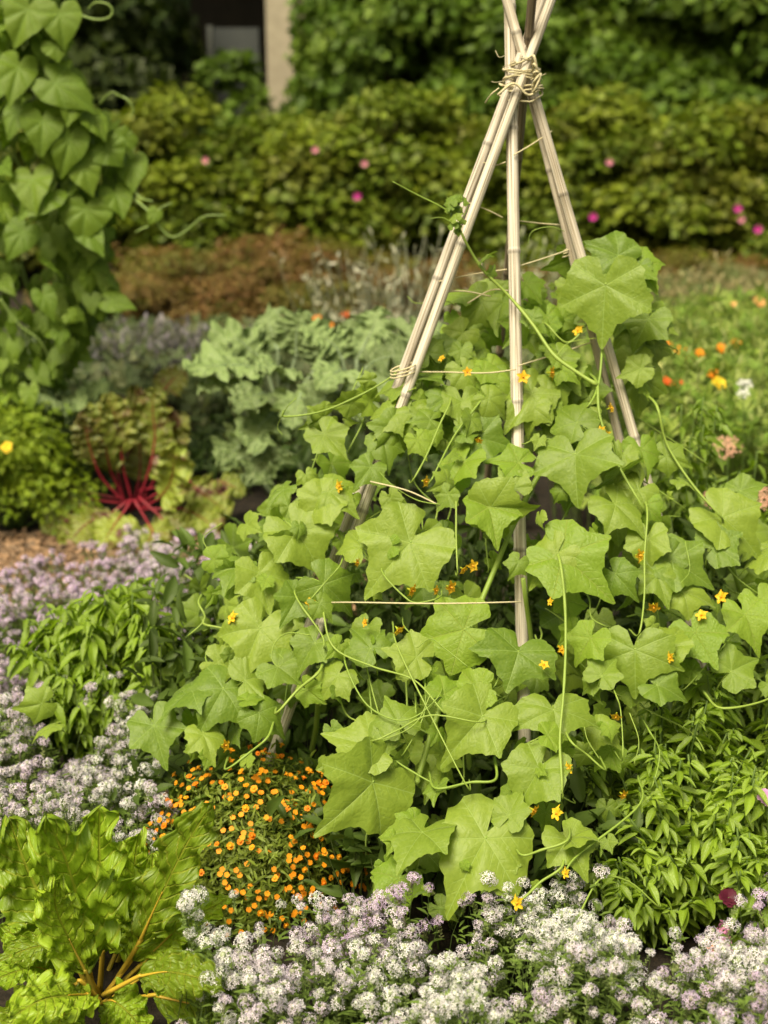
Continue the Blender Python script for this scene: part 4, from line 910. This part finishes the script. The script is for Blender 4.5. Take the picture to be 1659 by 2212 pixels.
for k in range(80):   # thin runners and leaf stalks in the gaps
    while True:
        x, y = rv.uniform(420,1640), rv.uniform(650,1850)
        if inpoly(x, y, SIL): break
    L_ = rv.uniform(60,190); a = rv.gauss(-math.pi/2, .75); x2, y2 = x+math.cos(a)*L_, y-math.sin(a)*L_
    if y2 > 1900: continue
    cx_, cy_ = (x+x2)/2+rv.uniform(-30,30), (y+y2)/2+rv.uniform(-15,25); dd = rv.uniform(.02,.16)
    vine([(x,y),(cx_,cy_),(x2,y2)], rv.uniform(.0014,.0028), .0012, which(x,y), 'stem', dd, 5, tuck=.06)
# root stems so each vine stands on the ground
for pl, tgt in [('top',(1390,1100)),('mid',(1130,1250)),('left',(690,1450)),('front',(1120,1700)),('right',(1500,1300)),('low',(950,1400)),('edge',(1560,1150)),('shoot',(900,1690))]:
    o = PO[pl]; g = Geo(); q = at(tgt[0], tgt[1], depth(*tgt)+.08); tube(g, [Vector(o.location), Vector(o.location)*.6+q*.4+Vector((.03,0,.05)), q], (.007,.005), 6, 12); part('stem', g.mesh('stem', M['cuc_stem']), o)
for x, y in [(1250,715),(1010,803),(1035,950),(918,1040),(1175,1437),(1331,1546),(1205,1757),(1152,1750),(1224,1886),(1120,1950),(790,1345),(504,1335),(670,1304),(1516,1330),(972,1268),(940,1275),(888,1275),(1190,1300),(1312,940),(1318,882),(1412,1310),(1345,1716),(1211,1404),
   (735,1050),(955,775),(1130,815),(1190,805),(1000,1230),(1020,1222),(770,1215),(1560,1290),(485,1610),(1380,1200),(1300,930),(1230,1660),(860,1360),(1450,1420)]:
    pl = which(x, y); P = at(x, y, depth(x,y)-random.uniform(.01,.05)); part('flower', CFLO[0], PO[pl], P, rotm((random.uniform(-1,1), -.5, random.uniform(-.5,.9)), (random.uniform(-1,1),.2,.6)), random.uniform(.45,.8))

# ------------------------------------------------------------------ bean column at the left
HH = [(0,1.0),(.12,.84),(.30,.62),(.48,.36),(.58,.08),(.56,-.20),(.42,-.40),(.24,-.44),(.10,-.34),(.01,-.10)]
BEAN = [polar_t(HH, nseg=56, rings=6, teeth=.0, seed=50+k, fold=random.uniform(.0,.25), droop=random.uniform(.15,.5), wave=random.uniform(.03,.07), side=random.uniform(0,.3), jit=.03, angs=(0,42,95)).mesh('leaf', M['bean']) for k in range(6)]
BYc = 5.0; PL['bean'] = 1; CNT['bean'] = 0
p = at(85, 900, BYc); PO['bean'] = thing('climbing_bean', (p.x, BYc, 0), 'tall column of climbing bean with heart shaped leaves filling the upper left edge', 'climbing bean')
EDGE = [(-20,150),(60,150),(110,165),(200,215),(280,285),(390,312),(470,285),(560,262),(650,285),(700,225),(780,190),(850,120),(900,80)]
def bx_edge(y): return float(np.interp(y, [a for a,_ in EDGE], [b_ for _,b_ in EDGE]))
_depth = depth
def depth(px, py):
    if py < 1000 and px < 340 and BEANMODE: return BYc - .26*math.sqrt(max(0, 1-((px-90)/230.)**2))
    return _depth(px, py)
BEANMODE = True
BL_ = [(285,352,290,412,66),(232,322,262,356,78),(185,452,178,520,108),(92,262,95,330,90),(70,388,76,458,90),(120,180,205,230,90),(40,145,30,230,80),(200,258,230,300,60),(60,290,72,312,40),(100,420,50,470,80),(20,165,50,200,60),(130,30,140,100,90),(60,20,30,100,100),
  (250,420,270,470,70),(150,300,135,380,80),(120,100,125,130,60),(240,650,310,665,50),(100,570,160,605,44),(150,680,165,690,40),(95,640,120,690,50),(40,240,20,300,60),(190,500,230,560,60),(50,500,20,560,70),(130,720,130,745,40),(180,360,200,420,70),(270,300,240,340,50),(160,210,150,270,70)]
for k, l in enumerate(BL_): leaf_at(*l, plant='bean', meshes=BEAN, unit=1.1, seed=3000+k, dY=-.04, pets=False)
rf = random.Random(77); tries = 0
while CNT['bean'] < 100:
    y = rf.uniform(-60,900); x = rf.uniform(-60, bx_edge(y)-20); s_ = rf.uniform(38,76)*(1 if y < 500 else .8); a = rf.gauss(-math.pi/2, .95); s_ *= rf.uniform(.6,1.05)
    leaf_at(x, y, x+math.cos(a)*s_, y-math.sin(a)*s_, s_*rf.uniform(.7,1.2), plant='bean', meshes=BEAN, unit=1.1, seed=int(rf.random()*1e6), dY=rf.uniform(-.03,.14), face=(rf.uniform(.3,1), rf.uniform(-.2,.9), rf.uniform(-.8,.8)), pets=False)
# the many smaller leaves deeper in the column: one part
rf = np.random.default_rng(5); g = Geo(); n = 1700; hT = polar_t(HH, nseg=20, rings=2, teeth=0, seed=9, fold=.15, droop=.3, side=.15, quilt=0).tmpl()
ys = rf.uniform(-700, 930, n); P=[]
for y in ys:
    xr = bx_edge(y)-38; c_ = 60; x = c_+(xr-c_)*math.sqrt(rf.random())*(1 if rf.random() < .6 else -1); q = at(x, y, BYc+rf.uniform(-.22,.25)); P.append(tuple(q))
P = np.array(P); P[:,2] = np.maximum(P[:,2], .03); D = np.stack([rf.normal(size=n)*.5, rf.normal(size=n)*.4, -1+0*ys],-1); Zn = np.stack([rf.normal(size=n)*.5, -.8+rf.normal(size=n)*.4, .5+0*ys],-1)
g.inst(hT, P, frames(Zn, D), rf.uniform(.035,.075,n), np.array([1,1,1.])*rf.uniform(.75,1.15,(n,1)))
o = part('foliage', g.mesh('foliage', M['bean']), PO['bean']); o['kind'] = 'stuff'
for k in range(9):
    g = Geo(); x0 = p.x+random.uniform(-.15,.2); tube(g, [(x0*1.0,BYc+random.uniform(-.1,.1),0)]+[(p.x+random.uniform(-.2,.25), BYc+random.uniform(-.15,.15), z) for z in (.4,.9,1.4,1.9)]+[(p.x+random.uniform(-.1,.1),BYc,2.4)], .004, 5, 24); part('stem', g.mesh('stem', M['bean_stem']), PO['bean'])
for pts in [[(285,425,4.8),(330,465,4.75),(345,490,4.75),(370,512,4.75),(400,500,4.75),(440,468,4.75),(490,465,4.75)], [(330,462,4.75),(350,448,4.75),(372,438,4.75)], [(320,490,4.75),(305,495,4.75),(293,502,4.75)], [(285,395,4.8),(300,425,4.78),(330,435,4.75)],
   [(165,30,4.78),(205,42,4.76),(235,38,4.75),(243,22,4.75),(230,8,4.75),(205,6,4.76),(190,20,4.77)], [(250,205,4.8),(275,215,4.78),(288,238,4.78),(280,255,4.78)], [(0,645,4.7),(40,700,4.7),(85,735,4.7),(110,780,4.72)], [(215,225,4.8),(240,200,4.78),(262,208,4.78)]]:
    g = Geo(); tube(g, [at(*q) for q in pts], (.0042,.0026), 5, 30); part('tendril', g.mesh('tendril', M['bean_stem']), PO['bean'])
part('young_leaf', BEAN[1], PO['bean'], at(335,460,4.74), rotm((.2,-.9,.4),(-.5,0,-.9)), .045)
BEANMODE = False

# ------------------------------------------------------------------ herbs with broad pointed leaves
def leafy_plant(name, label, cat, cx, Y, rx, ry, h, n, T, size, mat, seed, droop=.6, group=None, cols=((1,1,1),), zlo=.25, stems=26, leafstuff=True, tipup=.0, gap=0):
    rng = np.random.default_rng(seed); g = Geo(); gs = Geo()
    ends=[]; 
    for k in range(stems):
        a = rng.uniform(0, 2*np.pi); q = math.sqrt(rng.random()); e = Vector((cx+math.cos(a)*q*rx*.9, Y+math.sin(a)*q*ry*.9, h*(1-.35*q*q)*rng.uniform(.8,1.06)))
        f = Vector((cx+(e.x-cx)*.25, Y+(e.y-Y)*.25, 0)); m = f.lerp(e,.55)+Vector((0,0,.02)); tube(gs, [f,m,e], (.004,.0018), 5, 8, (1,1,1)); ends.append((f,m,e))
    P=[]; D=[]; Zv=[]; S=[]; C=[]
    for k in range(n):
        f, m, e = ends[rng.integers(stems)]; t = 1-rng.random()**1.4*(1-zlo); c = f.lerp(m, t*2) if t < .5 else m.lerp(e, (t-.5)*2)
        a = rng.uniform(0, 2*np.pi); out = Vector((math.cos(a), math.sin(a), .0)); P.append(tuple(c+out*.006)); up_ = (1-t)*-.1+tipup*t*1.4
        D.append((out.x, out.y, -droop*rng.uniform(.2,1.2)+up_+.5*(t > .93))); Zv.append((out.x*.5, out.y*.5, 1)); S.append(size*rng.uniform(.6,1.15)*(.55 if t > .95 else 1)); C.append(np.array(cols[rng.integers(len(cols))])*rng.uniform(.82,1.2))
    g.inst(T, P, frames(np.array(Zv)+rng.normal(size=(n,3))*.2, D), S, C)
    t = thing(name, (cx, Y, 0), label, cat, group); part('foliage', g.mesh('foliage', M[mat]), t); part('stems', gs.mesh('stems', M['alyssum_green']), t); return t, ends
T_ov = blade_t(7, 2, .21, fold=.25, curl=.32, ruffle=.02, serr=.04); T_lan = blade_t(7, 2, .19, prof=lambda t: math.sin(math.pi*min(1,t*.9+.06))**.9*(1.1-.35*t), fold=.32, curl=.16)
q = at(270, 1400, 3.05); leafy_plant('leafy_herb', 'light green herb with drooping pointed leaves at the left below the lilac alyssum', 'herb', q.x, 3.05, .30, .22, .47, 1900, T_ov, .060, 'basil', 5, .25, tipup=.25, stems=40)
q = at(180, 1500, 2.95); leafy_plant('leafy_herb', 'lower left lobe of light green herb beside the dark grey leaf', 'herb', q.x, 2.95, .18, .14, .35, 700, T_ov, .055, 'basil', 6, .35, tipup=.2)
for i, (px, Y, rx, h, n, s_, lab) in enumerate([
   (1600,2.62,.26,.48,1100,.066,'narrow leaved bushy plant at the right edge just below the cucumber leaves'), (1440,2.50,.20,.40,900,.064,'narrow leaved bushy plant under the single bright yellow cucumber flower'),
   (1560,2.36,.23,.36,1000,.062,'largest narrow leaved plant at the lower right, glossy and bright green'), (1420,2.30,.15,.23,460,.058,'small dark narrow leaved plant beside the lowest cucumber leaf'), (1660,2.25,.17,.27,520,.060,'narrow leaved plant cut off by the right edge above the pink spike')]):
    q = at(px, 1700, Y); leafy_plant('narrow_leaved_plant', lab, 'bedding plant', q.x, Y, rx, rx*.75, h, int(n*1.5), T_lan, s_*.72, 'lance', 30+i, .0, 'narrow leaved plants at the lower right', zlo=.12, stems=48, tipup=.40)
q = at(1470, 950, 3.5); leafy_plant('sprawling_weed', 'pale small leaved plant just right of the feet of the right canes', 'plant', q.x, 3.4, .17, .15, .80, 520, T_ov, .06, 'lance', 44, .3, zlo=.35, tipup=.3)
q = at(1600, 1060, 3.7); leafy_plant('sprawling_weed', 'pale small leaved plant below the pink yarrow at the right edge', 'plant', q.x, 3.6, .22, .15, .58, 460, T_ov, .06, 'lance', 45, .3, zlo=.3, tipup=.3)
MAR_ = pom_mesh((.10,.01,.03), n=24, r=.016)
flower_on_stem(None, 1573, 1938, 2.18, 1.2, 'dark maroon bloom low among the narrow leaves at the right', None, mesh=MAR_)
flower_on_stem(None, 1655, 1722, 2.3, 1.0, 'lilac pink bloom cut off by the right edge above the narrow leaves', None, mesh=pom_mesh((.60,.32,.62), n=18, r=.018))
flower_on_stem('orange', 1540, 2045, 2.12, .7, 'tiny orange bloom beside the pink flower spike', None)
t = thing('flower_spike', (at(1568,2050,2.1).x,2.1,0), 'pink flower spike standing in alyssum at the lower right corner', 'flower')
g = Geo(); a_ = at(1568,2085,2.1); b_ = at(1562,2000,2.1); n = 46; f = np.linspace(0,1,n)[:,None]; P = np.array(a_)*(1-f)+np.array(b_)*f; an = np.arange(n)*2.4; rr_ = (.015*(1-.5*f)); P = P+np.stack([np.cos(an),np.sin(an),0*an],-1)*rr_
g.inst(FLORET, P, frames(np.stack([np.cos(an),np.sin(an),.4+0*an],-1), rdir(n)), U(.006,.010,n), np.array((.66,.28,.48))*U(.8,1.2,(n,1))); part('bloom', g.mesh('bloom', M['petal']), t)
g = Geo(); tube(g, [(a_.x+.01,2.1,0), tuple(a_), tuple(b_)], (.003,.0015), 5); part('stem', g.mesh('stem', M['alyssum_green']), t)

# ------------------------------------------------------------------ orange signet marigolds
mc = at(540, 1790, 2.5); RNG = np.random.default_rng(12)
mt = thing('marigold_bush', (mc.x, 2.5, 0), 'round bush of small orange marigolds in front of the cucumber vine', 'marigold')
n = 15000; d = rdir(n); d[:,2] = np.abs(d[:,2]); r_ = U(.35,1.0,(n,1))**.5*(1+.12*np.sin(d[:,:1]*9)*np.cos(d[:,1:2]*8)); P = d*r_*np.array([.225,.20,.27]); P[:,2] = np.maximum(P[:,2], .012)
g = Geo(); g.inst(T_nar, P+np.array([mc.x,2.5,0]), frames(d+RNG.normal(size=(n,3))*.5, d+RNG.normal(size=(n,3))*.6+np.array([0,0,.3])), U(.012,.024,n), np.array([(.155,.205,.026)])*U(.7,1.35,(n,1)))
part('foliage', g.mesh('foliage', M['fern']), mt)
g = Geo(); A = np.tile([[mc.x,2.5,0]], (120,1)) + RNG.normal(size=(120,3))*np.array([.02,.02,0]); dd = rdir(120); dd[:,2]=np.abs(dd[:,2])+.2; B_ = np.array([mc.x,2.5,0])+nrm(dd)*np.array([.20,.18,.25]); tubes_np(g, A, B_, .0018, (.10,.13,.03), .02); part('stems', g.mesh('stems', M['fern']), mt)
def signet():
    g = Geo(); Pt = blade_t(2, 1, .50, prof=lambda t: [.25,1.0,.75][min(2,int(t*2+.01))], fold=.03, curl=.12); a = np.arange(5)*2*np.pi/5
    g.inst(Pt, np.zeros((5,3)), frames(np.stack([-.2*np.cos(a),-.2*np.sin(a),1+0*a],-1), np.stack([np.cos(a),np.sin(a),.15+0*a],-1)), .0060, (.90,.36,.010)); tube(g, [(0,0,-.006),(0,0,.003)], (.0015,.0028), 6, 4, (.8,.40,.02)); return g.mesh('flower', M['petal'])
SIG = signet()
SIG2 = SIG.copy(); cl_ = np.array([[.86,.24,.008,1.]]*len(SIG.vertices), np.float32); SIG2.attributes['col'].data.foreach_set('color', cl_.ravel())
rf = random.Random(3); k = 0
while k < 100:
    v = Vector((rf.gauss(0,1), -abs(rf.gauss(0,1))*.9+.3, abs(rf.gauss(.15,1)))).normalized(); q = Vector((mc.x+v.x*.232*rf.uniform(.95,1.04), 2.5+v.y*.21, .012+v.z*.282*rf.uniform(.96,1.05)))
    if q.z < .03: continue
    if rf.random() > .55+.45*(mn.noise(v*3)+.3) : continue
    nv = v+Vector((rf.uniform(-.9,.9), rf.uniform(-.9,.5), rf.uniform(-.2,1.2))); part('flower', SIG if rf.random() < .75 else SIG2, mt, q, rotm(nv, (rf.uniform(-1,1),.1,.3)), rf.uniform(.75,1.25)); k += 1

g = Geo(); n = 330; d = rdir(n); d[:,2] = np.abs(d[:,2]); d[:,1] = np.where(RNG.random(n) < .7, -np.abs(d[:,1]), d[:,1]); P = d*np.array([.232,.21,.285])*U(.9,1.03,(n,1)); P[:,2] = np.maximum(P[:,2],.02)
Pt = blade_t(2, 1, .50, prof=lambda t: [.25,1.0,.75][min(2,int(t*2+.01))], fold=.03, curl=.12)
for j in range(5):
    an = j*2*np.pi/5+U(0,.3,n); nv = frames(d+np.array([0,-.3,.3])+0*P, np.roll(d,1,axis=1)); c_, s_ = np.cos(an)[:,None], np.sin(an)[:,None]; g.inst(Pt, P+np.array([mc.x,2.5,0]), frames(nv[:,:,2]-.2*(nv[:,:,0]*c_+nv[:,:,1]*s_), nv[:,:,0]*c_+nv[:,:,1]*s_), .0054, np.array([.88,.33,.01])*(.8+.25*(np.arange(n)%3)[:,None]/2))
o = part('small_flowers', g.mesh('small_flowers', M['petal']), mt); o['kind'] = 'stuff'

# ------------------------------------------------------------------ sweet alyssum drifts
def cluster_t(seed, n=26):
    rng = np.random.default_rng(seed); g = Geo(); k = np.arange(n); z = 1-k/n*1.15; a = k*2.4+seed; s_ = np.sqrt(np.maximum(0, 1-np.clip(z,-1,1)**2)); D = np.stack([np.cos(a)*s_, np.sin(a)*s_, z*.75],-1)
    c = np.ones((n,3))
    g.inst(FLORET, D*rng.uniform(.82,1.05,(n,1)), frames(D+rng.normal(size=(n,3))*.25, nrm(rng.normal(size=(n,3)))), .28*rng.uniform(.8,1.15,n), c*rng.uniform(.85,1.1,(n,1)))
    core = Geo(); tube(g, [(0,0,-1.6),(0,0,-.2),(0,0,.7)], (.10,.32), 5, 4, (.42,.50,.28))
    m = 14; kk = np.arange(m); aa = kk*2.4; D2 = np.stack([np.cos(aa),np.sin(aa),.35+0*aa],-1); g.inst(T_rd, np.stack([0*aa,0*aa,-.5-kk*.22],-1), frames(D2[:,[0,1,2]]*[-.4,-.4,1.2], D2), .55, (.33,.47,.13)); return g.tmpl()
CT = [cluster_t(k) for k in range(4)]
def alyssum(label, poly, n, hfun, colfun, seed, size=.0125, nleaf=None, spread=.03):
    rng = np.random.default_rng(seed); rr = random.Random(seed); xs = [p[0] for p in poly]; ys = [p[1] for p in poly]; P=[]
    while len(P) < n:
        x, y = rr.uniform(min(xs),max(xs)), rr.uniform(min(ys),max(ys))
        if inpoly(x,y,poly) and rr.random() < .58+1.3*mn.noise(Vector((x*8,y*8,seed))): P.append((x,y))
    P = np.array(P); H = np.array([hfun(x,y)*(1+.45*mn.noise(Vector((x*6,y*6,seed*1.7)))) for x,y in P])*rng.uniform(.66,1.12,n)
    B_ = np.stack([P[:,0],P[:,1],H],-1); A = B_.copy(); A[:,2] = 0; A[:,:2] += rng.normal(size=(n,2))*spread
    g = Geo(); tubes_np(g, A, B_-np.array([0,0,.012]), .0011, (.10,.15,.04), .012)
    C = np.array([colfun(x,y,rng) for x,y in P])
    for k in range(4):
        s_ = slice(k, n, 4); m = len(B_[s_]); g.inst(CT[k], B_[s_], frames(np.array([0,-.25,1.])+rng.normal(size=(m,3))*.25, nrm(rng.normal(size=(m,3)))), size*rng.uniform(.65,1.25,m), C[s_])
    nl = nleaf or n*14; k = rng.integers(n, size=nl); f = rng.random((nl,1))**.7*.93; Q = A[k]*(1-f)+B_[k]*f; D = nrm(np.stack([rng.normal(size=nl),rng.normal(size=nl),.6+0*f[:,0]],-1))
    g.inst(T_nar, Q, frames(np.stack([-D[:,0]*.5,-D[:,1]*.5,1+0*D[:,0]],-1), D), rng.uniform(.014,.030,nl), np.array([(.115,.175,.032)])*rng.uniform(.7,1.4,(nl,1)))
    o = link(bpy.data.objects.new('alyssum', g.mesh('alyssum', M['petal']))); tag(o, label, 'alyssum', kind='stuff'); return o
def cf(wfun):
    def f(x, y, rng):
        t = min(1, max(0, wfun(x,y)+rng.uniform(-.35,.35))); w = np.array([.84,.82,.86]); l = np.array([.66,.50,.76]); return (w*(1-t)+l*t)*rng.uniform(.85,1.1)
    return f
nz_ = lambda x,y,s: mn.noise(Vector((x*5,y*5,s)))
alyssum('low front drift of white and lilac alyssum along the bottom edge', [(-.34,1.98),(-.14,2.17),(.06,2.12),(.34,2.20),(.46,2.08),(.85,2.06),(.85,1.45),(-.20,1.45),(-.26,1.85)], 1500, lambda x,y: .24, cf(lambda x,y: .42+nz_(x,y,3)*1.3-(.35 if (.1 < x < .4 and y > 1.85) else 0)), 101)
alyssum('white alyssum drift between the yellow chard and the marigold bush', [(-1.05,2.35),(-.40,2.30),(-.42,2.62),(-.52,2.92),(-1.1,2.95)], 760, lambda x,y: .21, cf(lambda x,y: .30+nz_(x,y,9)), 102)
alyssum('lilac alyssum drift beside the mulch path at the left', [(-1.5,3.2),(-.95,3.1),(-.35,3.3),(-.25,4.15),(-.75,4.15),(-1.35,3.7)], 1150, lambda x,y: .17, cf(lambda x,y: .95+nz_(x,y,5)*.6), 103, size=.0135)
alyssum('few alyssum stems in front of the yellow chard stalks', [(-.62,1.72),(-.40,1.92),(-.2,1.92),(-.2,1.6),(-.62,1.5)], 60, lambda x,y: .12, cf(lambda x,y: .8), 104)

# low leaves and litter over the dark soil under the vines
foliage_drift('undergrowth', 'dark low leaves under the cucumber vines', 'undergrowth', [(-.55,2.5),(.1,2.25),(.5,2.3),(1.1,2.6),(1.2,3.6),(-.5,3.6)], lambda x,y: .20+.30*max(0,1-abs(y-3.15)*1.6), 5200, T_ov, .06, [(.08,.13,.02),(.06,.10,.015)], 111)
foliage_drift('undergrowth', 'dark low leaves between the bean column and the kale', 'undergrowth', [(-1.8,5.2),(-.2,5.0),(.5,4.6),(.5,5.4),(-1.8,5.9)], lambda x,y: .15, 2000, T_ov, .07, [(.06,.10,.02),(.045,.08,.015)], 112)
